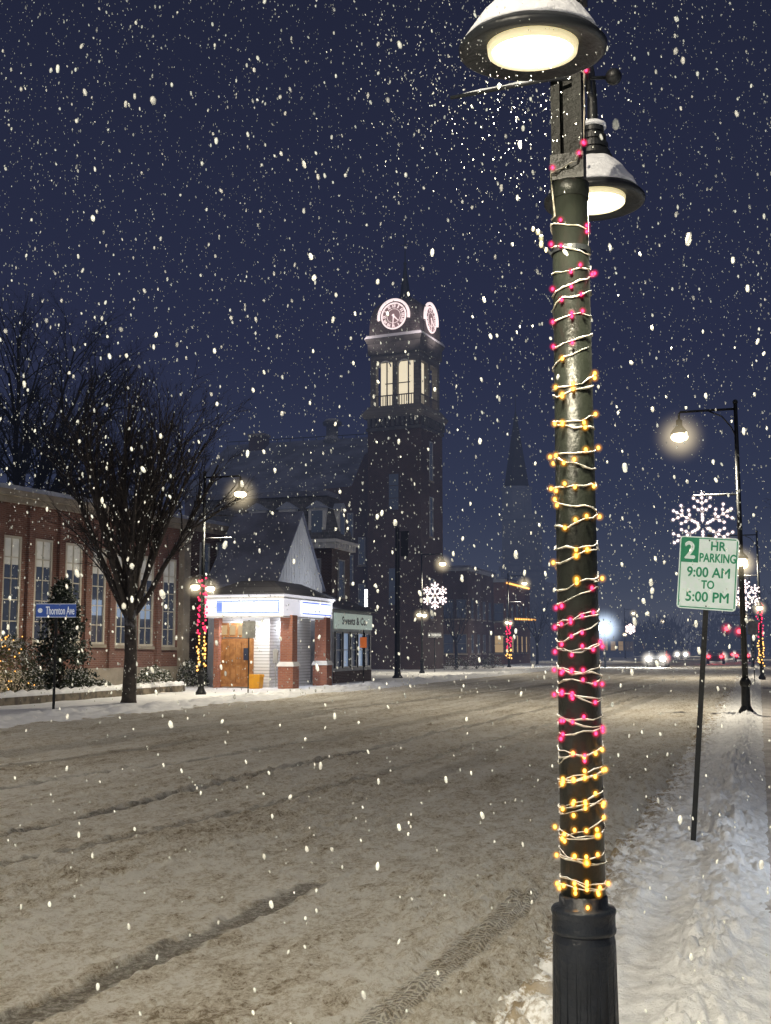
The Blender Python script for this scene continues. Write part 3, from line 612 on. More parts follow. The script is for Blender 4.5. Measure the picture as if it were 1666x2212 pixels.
for i in range(len(wins)-1):
    u,_=fr_.uz((wins[i][1]+wins[i+1][0])/2,1300); MB().box(u-.16,u+.16,-.14,0,.9,zt-.62).build('pilaster',brick,bb)
u0,_=fr_.uz(392,1300); MB().box(u0-.25,u0+.25,-.29,0,0,zt-.52).build('pilaster',stone,bb)
MB().box(0,u0-.26,-.12,0,0,.9).build('plinth',stone,bb)
MB().box(u0+.26,Lb+.1,-.17,-.001,0,zt-.505).build('end_bay',brickdark,bb)
for a in(425,462,500):
    ua,zz1=fr_.uz(a,1172); ub,_=fr_.uz(a+20,1172); _,zz0=fr_.uz(a,1250); window(bb,ua,ub,zz0,zz1,-.171,trimgrey,glassdark,1,2)
nY=V((0,1,0))
# gable house
g1=at(598,1255,51); gx,gy,ge=g1.x,g1.y,g1.z; ga=zat(652,1112,54)
gh=thing('gabled_house','small steep-gabled house with snow roof behind the bright kiosk','house',(gx,gy,0))
W_=5.6; GL=3.3; MB().prism([(0,0,0),(0,W_,0),(0,W_,ge),(0,W_/2,ga),(0,0,ge)],(-GL,0,0)).build('wall',vert,gh)
mb=MB(); e=.2
s_=(ga-ge)/(W_/2)
mb.prism([(.10,-e,ge-e*s_+.03),(.10,W_/2,ga+.03),(.10,W_/2,ga+.13),(.10,-e,ge-e*s_+.12)],(-GL-.2,0,0)); mb.prism([(.10,W_/2,ga+.03),(.10,W_+e,ge-e*s_+.03),(.10,W_+e,ge-e*s_+.12),(.10,W_/2,ga+.13)],(-GL-.2,0,0))
mb.build('roof',snowdim,gh)
mb=MB()
for i in range(18):
    y=W_*(i+.5)/18; h=ge+s_*min(y,W_-y)-.05; mb.box(.0,.018,y-.012,y+.012,3.,h)
mb.build('batten',vert,gh)
# kiosk
kc=at(612,1333,47.2); kx,ky=kc.x,kc.y; zf0=kc.z; zf1=zat(612,1288,47.2)
kc2=hit(443,1333,V((kx,ky,0)),V((0,1,0))); KW=kx-kc2.x; kc3=hit(718,1333,V((kx,ky,0)),V((1,0,0))); KD=kc3.y-ky
ko=thing('kiosk','brightly lit corner kiosk with white canopy, brick columns and wooden doors','building',(kx,ky,0))
mb=MB(); mb.box(-KW,0,0,.12,zf0,zf1); mb.box(-.12,0,.12,KD,zf0,zf1); mb.box(-KW,-KW+.12,.12,KD,zf0,zf1); mb.box(-KW+.12,-.12,KD-.12,KD,zf0,zf1)
mb.box(-KW-.1,.1,-.1,KD+.1,zf1,zf1+.09)
mb.build('fascia',fasciam,ko)
mb=MB(); mb.box(-KW-.03,.03,-.03,-.001,zf0,zf0+.06); mb.box(.001,.03,.0,KD,zf0,zf0+.06); mb.box(-KW-.06,.06,-.06,-.001,zf1-.08,zf1-.002); mb.box(.001,.06,.0,KD,zf1-.08,zf1-.002); mb.build('fascia_moulding',whitepaint,ko)
MB().box(-KW+.12,-.12,.12,KD-.12,zf0+.1,zf0+.16).build('soffit',whitepaint,ko)
zr=zat(560,1255,49); mb=MB(); mb.frust(-KW/2,KD/2,KW/2+.2,KD/2+.2,zf1+.092,KW/2-1.0,KD/2-1.3,zr); mb.build('roof',roofgrey,ko)
def kp(px,py,pl): 
    if pl=='y': p=hit(px,py,V((kx,ky,0)),V((0,1,0))); return p.x-kx,p.z
    p=hit(px,py,V((kx,ky,0)),V((1,0,0))); return p.y-ky,p.z
a,zz1=kp(470,1298,'y'); b,zz0=kp(605,1324,'y'); sp_=MB().box(a,b,-.07,-.003,zz0,zz1).build('sign_panel',lamppanel,ko)
MB().box(a,b,-.074,-.0702,zz1-.05,zz1).build('blue_edge',panelblue,sp_); MB().box(a,b,-.074,-.0702,zz0,zz0+.05).build('blue_edge',panelblue,sp_)
MB().box(a,a+.25,-.074,-.0702,zz0+.06,zz1-.06).build('blue_edge',panelblue,sp_); MB().box(b-.06,b,-.074,-.0702,zz0+.06,zz1-.06).build('blue_edge',panelblue,sp_)
a,_=kp(650,1310,'x'); b,_=kp(712,1310,'x'); sp_=MB().box(.003,.07,a,b,zz0,zz1).build('sign_panel',lamppanel,ko)
MB().box(.0702,.074,a,b,zz1-.05,zz1).build('blue_edge',panelblue,sp_); MB().box(.0702,.074,a,b,zz0,zz0+.05).build('blue_edge',panelblue,sp_)
bw=-1.0
MB().box(-KW+.15,bw,.95,KD-.1,0,zf0+.1).build('wall',clap,ko)
def col_(x,y,w=.33):
    mb=MB(); mb.box(x-w,x+w,y-w,y+w,0,.95); c=mb.build('column',brickcol,ko)
    MB().frust(x,y,w+.06,w+.06,.951,w-.02,w-.02,1.14).build('column_cap',whitepaint,c)
    MB().box(x-w+.06,x+w-.06,y-w+.06,y+w-.06,1.141,zf0+.1).build('column_shaft',brickcol,c)
col_(-.14,.95); col_(-.14,KD-.85)
mb=MB(); mb.box(-KW+.12,-KW+.35,.6,.94,0,zf0); mb.build('brick_pier',brickcol,ko)
dx0,_=kp(455,1400,'y'); dx1,_=kp(528,1400,'y')
dd=MB().box(dx0,dx1,.86,.947,.1,2.1).build('door',wood,ko)
mb=MB()
for i in range(6):
    x=dx0+(dx1-dx0)*(i+.5)/6; mb.box(x-.1,x+.1,.83,.859,.25,1.0); mb.box(x-.1,x+.1,.83,.859,1.1,1.95)
mb.build('door_panel',wood,dd)
MB().box((dx0+dx1)/2+.35,(dx0+dx1)/2+.6,.815,.828,1.2,1.7).build('door_window',glassdark,dd)
mb=MB(); mb.box(dx0,dx1,.88,.946,2.15,2.75); mb.build('transom',wood,ko)
for i in range(4):
    x=dx0+(dx1-dx0)*(i+.5)/4; MB().box(x-.13,x+.13,.865,.878,2.25,2.65).build('transom_pane',glasswarm,ko)
mb=MB(); mb.box(bw+.003,bw+.06,2.3,3.1,.05,2.15); dr=mb.build('door',bluedoor,ko); MB().box(bw+.062,bw+.07,2.45,2.95,1.1,2.).build('door_window',glasslit,dr)
mb=MB(); mx,_=kp(577,1400,'y'); mb.box(mx-.1,mx+.1,.85,.948,1.1,1.5); mb.tube([(mx,.84,1.55),(mx,.95,1.55)],.12,n=12); mb.tube([(mx,.9,.1),(mx,.9,1.1)],.02,n=6); mb.build('electric_meter',planterm,ko)
mb=MB(); mb.box(-3.0,-1.2,.35,.6,zf0+.06,zf0+.097); mb.box(-.75,-.45,1.5,KD-1.5,zf0+.06,zf0+.097); mb.build('soffit_light',soffit,ko)
for lx,ly,e in((-1.0,.5,95),(-2.4,.5,75),(-.6,2.2,130)): spot('canopy_light',(kx+lx,ky+ly,zf0+.03),e,(.95,.96,1),170,.15)
l=spot('canopy_light',(kx-KW/2,ky-1.0,zf0-.5),16,(.85,.9,1),150,.2); l.rotation_euler=(math.radians(120),0,0)
l=spot('gable_fill',(gx+3.2,gy+2.8,zf1+.3),200,(.9,.93,1),120,.2); l.rotation_euler=(0,math.radians(115),0)  # unseen spot added to brighten the gable wall
def bin_(px,py,w,d,h,m,label):
    p=gz(px,py,.08); t=thing('waste_bin',label,'bin',(p.x,p.y,.05)); MB().frust(0,0,w*.42,d*.42,0,w*.5,d*.5,h*.82).build('body',m,t)
    mb=MB(); mb.frust(0,0,w*.55,d*.55,h*.823,w*.5,d*.5,h); mb.build('lid',m,t)
bin_(553,1486,.5,.45,.58,yellowbin,'yellow bin on the snow before the white kiosk wall')
bin_(598,1478,.35,.4,.7,bluebin,'blue bin beside the left brick column of the kiosk')
# shop beside the kiosk
sA=at(716,1400,54.5); sB=hit(802,1400,sA,V((1,0,0))); fs=Fr(sA,sB)
sh=thing('corner_shop','low shop front with pale green sign right of the kiosk','building',(sA.x,sA.y,0),fs.rz)
L_=fs.L; zs1=fs.uz(730,1322)[1]; zs0=fs.uz(730,1358)[1]
MB().box(0,L_,0,5,0,zs1+.1).build('wall',trimgrey,sh)
MB().prism([(-.3,-.45,zs1+.1),(-.3,5,zs1+.1),(-.3,5,zs1+1.3),(-.3,3,zs1+1.3)],(L_+.6,0,0)).build('roof',roofgrey,sh)
sg=MB().box(.3,L_-.2,-.12,-.002,zs0,zs1-.05).build('sign_board',palegreen,sh)
text('lettering','Sweets & Co.',L_*.62,(zs1-zs0)*.5,inkm,sg,(L_*.5,-.13,(zs0+zs1)/2),.0,fat=.02)
nw=5
for i in range(nw):
    a=.3+i*(L_-.5)/nw; window(sh,a+.1,a+(L_-.5)/nw-.1,.75,zs0-.15,0,blackmetal,glasslit if i%2 else glassdark,1,2,sill=False)
MB().box(.2,L_-.2,-.08,-.002,.05,.6).build('stall_riser',brickdark,sh)
for px,lab in((762,'left grey planter outside the low shop'),(789,'right grey planter outside the low shop')):
    p=gz(px,1458,.05); t=thing('planter',lab,'planter',(p.x,p.y,.04)); MB().lathe([(.16,0),(.18,.05),(.3,.95),(.33,1.0),(.31,1.02)],n=16).build('pot',planterm,t,True); MB().lathe([(.30,1.0),(.22,1.08),(.05,1.12)],n=14).build('snow_mound',snow,t,True)
# mansard building
mc=at(716,1400,62); mx_,my_=mc.x,mc.y; zc_=zat(716,1172,62); zm=zat(700,1066,64); MD=2.9
mn=thing('mansard_building','brick building with mansard roof, dormers and pale bracketed cornice','building',(mx_,my_,0))
MB().box(-9,0,0,MD,0,zc_-.3).build('wall',brickdark,mn)
mb=MB(); mb.box(-9.3,.4,-.4,MD+.4,zc_,zc_+.18); mb.box(-9.2,.25,-.25,MD+.25,zc_-.3,zc_)
for i in range(21): x=-9+i*.43; mb.box(x,x+.16,-.38,-.252,zc_-.28,zc_-.003)
for i in range(7): y=.1+i*.42; mb.box(.252,.38,y,y+.16,zc_-.28,zc_-.003)
mb.build('cornice',whitepaint,mn)
mb=MB(); mb.frust(-4.5,MD/2,4.7,MD/2+.2,zc_+.183,4.0,MD/2-.5,zm-.3); mb.build('mansard_roof',shingle,mn)
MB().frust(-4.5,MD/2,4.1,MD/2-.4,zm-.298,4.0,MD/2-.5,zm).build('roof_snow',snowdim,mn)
for x in(-.85,-2.6,-4.4):
    mb=MB(); mb.box(x-.5,x+.5,-.05,1.2,zc_+.4,zc_+1.9); d=mb.build('dormer',whitepaint,mn)
    mb=MB(); mb.prism([(x-.65,-.15,zc_+1.9),(x+.65,-.15,zc_+1.9),(x,-.15,zc_+2.3)],(0,1.3,0)); mb.build('dormer_roof',snowroof,d)
    MB().box(x-.32,x+.32,-.09,-.052,zc_+.55,zc_+1.75).build('dormer_pane',glassdark,d)
mb=MB(); mb.box(-1.2,.05,1.0,1.9,zc_+.4,zc_+1.9); d=mb.build('dormer',whitepaint,mn)
MB().prism([(.15,.85,zc_+1.9),(.15,2.05,zc_+1.9),(.15,1.45,zc_+2.3)],(-1.3,0,0)).build('dormer_roof',snowroof,d)
MB().box(.052,.09,1.15,1.75,zc_+.55,zc_+1.75).build('dormer_pane',glassdark,d)
for z in(4.4,): window(mn,.9,1.9,z,z+2.1,0,trimgrey,glassdark,1,2,axis='x')
for x in(-1.6,-3.4): window(mn,x,x+1.0,4.4,6.5,0,trimgrey,glassdark,1,2)
# town hall: main hall
he=at(765,1050,95); ye=he.y; p0=V((0,ye,0))
def hx(px,py): return hit(px,py,p0,nY)
xr_=he.x; xl_=hx(400,1050).x; pr_=V((0,ye+8.5,0)); rg_=hit(815,950,pr_,nY); zr_=rg_.z; zeh=he.z
hall=thing('town_hall','dark brick hall with a big snow-covered roof left of the clock tower','building',(xr_,ye,0))
MB().box(xl_-xr_,0,0,17,0,zeh).build('wall',brickdark,hall)
mb=MB(); XL_=xl_-xr_
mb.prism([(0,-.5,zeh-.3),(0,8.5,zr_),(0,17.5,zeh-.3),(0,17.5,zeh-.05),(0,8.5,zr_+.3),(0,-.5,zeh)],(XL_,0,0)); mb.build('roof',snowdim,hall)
g=[hx(x,y)-V((xr_,ye,0)) for x,y in((705,1058),(765,1052),(792,985),(835,955),(835,1460),(705,1460))]
g=[V((p.x,-.6,max(0,p.z))) for p in g]; MB().prism(g,(0,8,0)).build('gable_wall',brickdark,hall)
for a,b,c,d in((782,790,1162,1222),(782,790,1262,1330),(758,764,1200,1262),(758,764,1110,1165)):
    A1=hx(a,c)-V((xr_,ye,0)); B1=hx(b,d)-V((xr_,ye,0)); window(hall,A1.x-.1,B1.x+.2,B1.z,A1.z,-.6,trimgrey,glassdark,1,2,fw=.1)
cp=hit(568,945,pr_,nY); c0=cp.x-xr_; ch=MB().box(c0-.75,c0+.75,7.0,8.3,zr_-3.5,cp.z-.1).build('chimney',brickdark,hall); MB().box(c0-.85,c0+.85,6.9,8.4,cp.z-.098,cp.z+.1).build('chimney_cap',stone,ch)
cp=hit(718,905,pr_,nY); c0=cp.x-xr_; cu=MB().lathe([(1.0,zr_-.6),(.8,zr_+.3),(.55,zr_+.4),(.55,cp.z-.7),(.85,cp.z-.6),(.9,cp.z-.35),(.6,cp.z-.05),(.1,cp.z+.05)],c0,8.5,n=14).build('roof_ventilator',shingle,hall,True)
mb=MB()
for i in range(12): 
    x=XL_*(i/12); mb.tube([(x-.2,8.5,zr_+.3),(x-.2,8.5,zr_+.6)],.04,n=4)
mb.tube([(0,8.5,zr_+.6),(XL_,8.5,zr_+.6)],.04,n=4); mb.build('ridge_cresting',blackmetal,hall)
# clock tower
DT=93.; tc=at(877,1400,DT); rot=math.radians(-7)
tw=thing('clock_tower','tall dark brick clock tower with pink-lit clock and glowing belfry','tower',(tc.x,tc.y,0),rot)
a=2.30
def zt_(py): return zat(878,py,DT-2)
zs=zt_(902); MB().box(-a,a,-a,a,0,zs).build('shaft',brickdark,tw)
mb=MB(); mb.box(-a-.12,a+.12,-a-.12,a+.12,zs-1.0,zs-.75); 
for i in range(11):
    x=-a+.1+i*(2*a-.4)/10; mb.box(x,x+.2,-a-.3,-a-.002,zs-.7,zs-.02); mb.box(a+.002,a+.3,x,x+.2,zs-.7,zs-.02)
mb.build('corbel_band',corniced,tw)
zb0=zt_(880); mb=MB(); mb.frust(0,0,a+.25,a+.25,zs+.002,a+.38,a+.38,zs+.3); mb.box(-a-.40,a+.40,-a-.40,a+.40,zs+.302,zs+.42); mb.frust(0,0,a+.36,a+.36,zs+.422,a-.05,a-.05,zb0+.2); mb.build('lower_cornice',louvre,tw)
zu=zt_(762); s=a-.16; mb=MB(); zz=zb0+.2; pw=.48; T_=.65
for sx in(-1,1):
    for sy in(-1,1): mb.box(min(sx*s,sx*(s-pw)),max(sx*s,sx*(s-pw)),min(sy*s,sy*(s-pw)),max(sy*s,sy*(s-pw)),zz,zu)
mb.box(-s+pw,s-pw,-s+.02,-s+.4,zu-T_,zu); mb.box(-s+pw,s-pw,s-.4,s-.02,zu-T_,zu); mb.box(s-.4,s-.02,-s+pw,s-pw,zu-T_,zu); mb.box(-s+.02,-s+.4,-s+pw,s-pw,zu-T_,zu)
mb.box(-.20,.20,-s+.02,-s+.4,zz,zu-T_); mb.box(s-.4,s-.02,-.20,.20,zz,zu-T_)
bf=mb.build('belfry',louvre,tw)
MB().box(-1.5,1.5,-1.5,1.5,zz,zu-.1).build('lit_bell_chamber',belllit,bf)
mb=MB()
for c in(-.95,.95): mb.box(c-.05,c+.05,-1.55,-1.502,zz,zu-.3); mb.box(1.502,1.55,c-.05,c+.05,zz,zu-.3)
mb.box(-1.1,1.1,-1.54,-1.503,zz+1.9,zz+1.98); mb.build('chamber_frame',louvre,bf)
mb=MB()
for k in range(17):
    x=-s+pw+k*(2*(s-pw))/16; mb.box(x-.025,x+.025,-s-.0,-s+.05,zz,zz+.8); mb.box(s-.05,s,x-.025,x+.025,zz,zz+.8)
mb.box(-s+pw,s-pw,-s-.02,-s+.08,zz+.801,zz+.88); mb.box(s-.08,s+.02,-s+pw,s-pw,zz+.801,zz+.88); mb.build('balustrade',slatedark,bf)
mb=MB()
for c in(-.85,.85):
    mb.tube([(c+.52*math.cos(t),-s-.02,zu-T_-.45+.5*math.sin(t)) for t in np.linspace(0,math.pi,9)],.06,n=5)
mb.build('arch_moulding',whitepaint,bf)
zc1=zt_(722); mb=MB(); mb.box(-a-.02,a+.02,-a-.02,a+.02,zu+.002,zu+.9); mb.frust(0,0,a+.05,a+.05,zu+.902,a+.22,a+.22,zc1-.25); mb.build('upper_cornice',corniced,tw)
MB().frust(0,0,a+.24,a+.24,zc1-.22,a+.1,a+.1,zc1+.05).build('cornice_snow',snow,tw)
zk0=zt_(642); mb=MB(); b_=a-.08; H_=zk0+.2-zc1
prof=[(1.0,0),(.995,.25),(.96,.5),(.86,.72),(.68,.88),(.40,1.0)]
for i in range(5):
    r0,h0=prof[i]; r1,h1=prof[i+1]; mb.frust(0,0,b_*r0,b_*r0,zc1+.052+H_*h0+(.001 if i else 0),b_*r1,b_*r1,zc1+.052+H_*h1)
tb=mb.build('clock_roof',slatedark,tw)
zcl=zt_(683); Rc=1.22
def clock(ax):
    mb=MB(); y=-(b_+.06)
    pts=[(Rc*1.06*math.cos(t_),y,zcl+Rc*1.06*math.sin(t_)) for t_ in np.linspace(0,math.pi,17)]+[(-Rc*1.12,y,zc1+.06),(Rc*1.12,y,zc1+.06)]
    mb.prism(pts[::-1],(0,1.2,0)); dm=mb.build('clock',slatedark,tw); 
    MB().tube([(0,y-.03,zcl),(0,y-.002,zcl)],Rc*.86,n=40).build('clock_face',clockface,dm)
    def ring(R,r,yy): return MB().tube([(R*math.cos(t_),yy,zcl+R*math.sin(t_)) for t_ in np.linspace(0,2*math.pi,41)[:-1]],r,n=6,closed=True)
    MB().tube([(Rc*1.09*math.cos(t_),y-.04,zcl+Rc*1.09*math.sin(t_)) for t_ in np.linspace(-.2,math.pi+.2,25)],.12,n=6).build('clock_hood',clockpink,dm,True)
    ring(Rc*.86,.07,y-.03).build('clock_ring',clockpink,dm,True); ring(Rc*.48,.018,y-.04).build('inner_ring',clockpink,dm,True)
    mb=MB(); 
    for ang,l,w in((math.radians(-90-4),.72,.06),(math.radians(-45),.50,.08)):
        d=V((math.cos(ang),0,math.sin(ang))); n_=V((-d.z,0,d.x)); c=V((0,y-.07,zcl)); mb.prism([c-d*.15-n_*w,c+d*Rc*l-n_*w*.3,c+d*Rc*l+n_*w*.3,c-d*.15+n_*w],(0,-.02,0))
    mb.build('clock_hand',clockpink,dm)
    for i,s_ in enumerate(['XII','I','II','III','IIII','V','VI','VII','VIII','IX','X','XI']):
        an=math.radians(90-30*i); w=min(.34,.12*len(s_)); text('numeral',s_,w,.27,clockpink,dm,(Rc*.67*math.cos(an),y-.045,zcl+Rc*.67*math.sin(an)),.0,roty=math.radians(30*i),fat=.012)
    if ax: dm.rotation_euler=(0,0,math.radians(90))
clock(0); clock(1)
Rt=Matrix.Rotation(rot,3,'Z')
for lx,ly in((-2.6,-3.6),(2.6,-3.6),(3.6,.0)):
    q=Rt@V((lx,ly,0)); l=spot('clock_flood',(tc.x+q.x,tc.y+q.y,zc1-.2),100,(1,.82,.78),140,.2)
    d=V((tc.x,tc.y,zcl+.6))-l.location; l.rotation_euler=d.to_track_quat('-Z','Y').to_euler()
    q=Rt@V((lx*1.3,ly*1.3,0)); l=spot('belfry_fill',(tc.x+q.x,tc.y+q.y,zs+.4),26,(1,.9,.75),120,.2)  # unseen fill spot added to brighten the belfry
    d=V((tc.x,tc.y,zu))-l.location; l.rotation_euler=d.to_track_quat('-Z','Y').to_euler()
zf_=zt_(560); mb=MB(); mb.lathe([(.75,zk0+.2),(.55,zk0+.5),(.42,zk0+.9),(.35,zk0+1.6),(.22,zf_-.9),(.12,zf_),(.05,zf_+.4),(.03,zt_(485))],n=8)
mb.ball((0,0,zf_+.3),.16,n=8,m=6); mb.tube([(-.5,0,zt_(510)),(.5,0,zt_(510))],.03,n=4); mb.build('finial',blackmetal,tw)
for z in(4,10.5,15.): window(tw,-.55,.15,z,z+3.2,a,trimgrey,glassdark,1,3,axis='x')
for z in(5,12.5): window(tw,-.5,.5,z,z+3.0,-a,brickdark,glassdark,1,3,sill=False)
p=at(791,1292,80); t=thing('wall_light','vertical white light strip on the wall left of the clock tower','light',(p.x,p.y,p.z)); MB().box(-.1,.1,-.03,.03,-.6,.6).build('tube',soffit,t); MB().box(-.13,.13,.031,.08,-.65,.65).build('bracket',blackmetal,t)
p=gz(859,1466); t=thing('flag_mast','thick dark mast with a narrow banner in front of the clock tower','pole',(p.x,p.y,0)); hm=zat(859,1142,(p-CAM).dot(FH))
MB().lathe([(.3,0),(.3,.1),(.2,.2),(.17,.5),(.12,hm),(.05,hm+.1)],n=12).build('mast',blackmetal,t,True); MB().box(.2,.65,-.02,.02,hm-1.6,hm-.2).build('banner',inkm,t); mb=MB().tube([(0,0,hm-.18),(.7,0,hm-.18)],.03,n=5).build('banner_arm',blackmetal,t)
# far church
DC=155.; cc=at(1130,1400,DC)
def zf2(py): return zat(1120,py,DC)
fc=thing('church','misty far church with tall dark pointed spire','church',(cc.x,cc.y,0),math.radians(-4))
MB().box(-2.3,2.6,-2.3,2.3,0,zf2(1235)).build('tower_base',farstone,fc)
MB().box(-2.6,2.2,2.31,24,0,zf2(1300)).build('nave',farstone,fc)
mb=MB(); mb.prism([(-2.8,2.32,zf2(1300)),(2.6,2.32,zf2(1300)),(0,2.32,zf2(1245))],(0,22,0)); mb.build('nave_roof',snowroof,fc)
mb=MB(); mb.box(-2.5,2.8,-2.5,2.5,zf2(1235)+.01,zf2(1225)); mb.box(-2.1,2.3,-2.1,2.1,zf2(1225)+.01,zf2(1125)); mb.box(-2.45,2.6,-2.4,2.4,zf2(1125)+.01,zf2(1115)); mb.build('belfry',farstone,fc)
for x in(-.9,.7): MB().box(x,x+.8,-2.16,-2.11,zf2(1215),zf2(1140)).build('louvre_opening',farstone,fc)
mb=MB(); mb.lathe([(2.1,zf2(1115)+.01),(2.0,zf2(1060)),(2.2,zf2(1058)),(2.2,zf2(1053))],-.6,0,n=8); mb.build('lantern',farstone,fc)
MB().lathe([(1.75,zf2(1052)),(.05,zf2(885)),(.04,zf2(850))],-.6,0,n=8).build('spire',farroof,fc)
# mid-distance blocks
def block(A,B,dep,ztop_,wm,name,label,nwin=3,lit=None,rows=((1.2,3.),(4.4,6.2)),side=True,wlow=None):
    f=Fr(A,B); t=thing(name,label,'building',(A.x,A.y,0),f.rz); L=f.L
    MB().box(0,L,0,dep,0,ztop_-.4).build('wall',wm,t); MB().box(-.25,L+.25,-.25,dep+.25,ztop_-.398,ztop_-.1).build('cornice',trimgrey,t); MB().box(-.2,L+.2,-.2,dep+.2,ztop_-.098,ztop_+.1).build('roof_snow',snowdim,t)
    for j,(z0_,z1_) in enumerate(rows):
        if z1_>ztop_-.5: continue
        gl=(wlow if (wlow and j==0) else (lit or glassdark))
        for i in range(nwin):
            u=L*(i+.5)/nwin; window(t,u-.5,u+.5,z0_,z1_,0,corniced,gl,1,2)
        if side:
            for y in(1.5,4,6.5,9,11.5,14):
                if y<dep-1: window(t,y-.5,y+.5,z0_,z1_,L,corniced,gl,1,2,axis='x')
    return t
A1=at(955,1400,108);B1=hit(1012,1400,A1,nY); block(A1,B1,11,zat(990,1225,108),brickdark,'brick_building','dark brick block just right of the clock tower',2)
A1=at(1010,1400,128);B1=hit(1050,1400,A1,nY); block(A1,B1,10,zat(1030,1262,128),brickdark,'brick_building','low dark building in mist right of the dark brick block',2)
A1=at(1045,1400,118);B1=hit(1090,1400,A1,nY); t=block(A1,B1,14,zat(1070,1250,118),brick,'brick_building','misty red brick shop block with a lit cornice before the church',2,wlow=glasswarm)
zl=zat(1070,1257,118)
def bulbline(a,b,n,label,br,m=yelf):
    t=thing('string_lights',label,'string lights',a); b=V(b)-V(a); MB().tube([(0,0,0),b*.5+V((0,0,-.06)),b],.012,n=4).build('wire',wiredark,t); pro=None
    for i in range(n):
        if pro is None: pro=o=glow('bulb',(0,0,0),br,br,br,m,hyel,br*2.2,t,6,4)
        else: o=pro.copy(); COL.objects.link(o); o.parent=t
        o.location=b*((i+.5)/n)+V((0,0,-.05))
bulbline((B1.x+.35,B1.y-.3,zl-.1),(B1.x+.35,B1.y+12,zl-.1),18,'warm light string along the cornice of the misty brick shop block',.09)
bulbline(tuple(at(1112,1336,112)),tuple(at(1158,1338,122)),12,'warm light string above the shops below the church steeple',.08)
A1=at(1160,1400,175);B1=hit(1215,1400,A1,nY); block(A1,B1,12,zat(1180,1340,175),farstone,'brick_building','faint low building in mist right of the church',3,wlow=glasswarm)
A1=at(1300,1400,215);B1=hit(1350,1400,A1,nY); block(A1,B1,16,zat(1320,1352,215),farstone,'brick_building','faint distant building behind the cold floodlight',3,wlow=glasswarm)
A1=at(1385,1400,290);B1=hit(1440,1400,A1,nY); block(A1,B1,16,zat(1400,1362,290),farstone,'brick_building','faintest far building left of the oncoming headlights',4,wlow=glasswarm)
A1=V((3.2,58,0));B1=V((12,58,0)); block(A1,B1,14,5.2,brickdark,'brick_building','dark low building at the right edge beyond the lamp post',3,glasswarm)
p=at(1306,1357,100); t=thing('flood_light','dazzling cold white floodlight on a post beside the nearest lamp shaft','light',(p.x,p.y,0)); MB().tube([(0,0,0),(0,0,p.z)],[.09,.06],n=8).build('post',blackmetal,t)
glow('lens',(0,-.15,p.z),.46,.3,.46,coldlight,hcold,2.3,t,16,12); MB().box(-.4,.4,.16,.3,p.z-.3,p.z+.45).build('housing',blackmetal,t); spot('flood_lamp',(p.x,p.y-.8,p.z),2600,(.75,.88,1),160,.3).rotation_euler=(math.radians(60),0,0)
# ------------------------------------------------------------------ left street furniture
def street_name(px0,px1,pyc,pyb,txt,label,m,h=.24):
    b=gz((px0+px1)/2-2,pyb,.05); d=(b-CAM).dot(FH); z=zat(px0,pyc,d); w=(px1-px0)/F*d
    t=thing('street_name_sign',label,'sign',(b.x,b.y,0),math.radians(17)); MB().tube([(0,0,-.1),(0,0,z+.1)],.035,n=8).build('post',blackmetal,t)
    pn=MB().box(-w/2,w/2,-.045,-.037,z-h/2,z+h/2).build('panel',m,t); text('lettering',txt,w*.72,h*.6,whiteink,pn,(.1,-.05,z),.0,fat=.003)
    mb=MB(); mb.box(-w/2,w/2,-.048,-.0455,z+h/2-.012,z+h/2); mb.box(-w/2,w/2,-.048,-.0455,z-h/2,z-h/2+.012); mb.tube([(-w/2+.1,-.052,z),(-w/2+.1,-.046,z)],.06,n=12); mb.build('border',whiteink,pn); return t
street_name(74,160,1319,1545,'Thornton Ave','blue Thornton Ave street sign on a post before the dark evergreen',bluesign,.34)
street_name(927,956,1372,1452,'THORNTON','small dark street name sign by the foot of the clock tower',inkm,.28)
b=gz(536,1497,.05); parking_sign((b.x,b.y,0),'back of a parking sign on a post before the kiosk doors',math.radians(17),0,zat(536,1340,(b-CAM).dot(FH)),False)
b=gz(785,1476,.05); d=(b-CAM).dot(FH); t=thing('notice_post','thin post with an orange notice outside the low shop','sign',(b.x,b.y,0),math.radians(17)); MB().tube([(0,0,0),(0,0,zat(785,1360,d))],.03,n=6).build('post',blackmetal,t); zz=zat(785,1388,d); MB().box(-.16,.16,-.05,-.04,zz-.25,zz+.25).build('notice',orange,t)
a_=gz(-60,1535,.0); b_2=gz(400,1496,.0); f=Fr(a_,b_2); t=thing('stone_wall','low snow-capped field stone wall along the left planting bed','wall',(a_.x,a_.y,0),f.rz); MB().box(0,f.L,0,.35,0,.28).build('wall',rubble,t)
mb=MB(); n_=60
pts=[(f.L*i/n_,.175,.29+.02*math.sin(i*1.7)) for i in range(n_+1)]; mb.tube(pts,[.15+.035*math.sin(i*2.3) for i in range(n_+1)],n=8); mb.build('snow_top',snow,t,True)
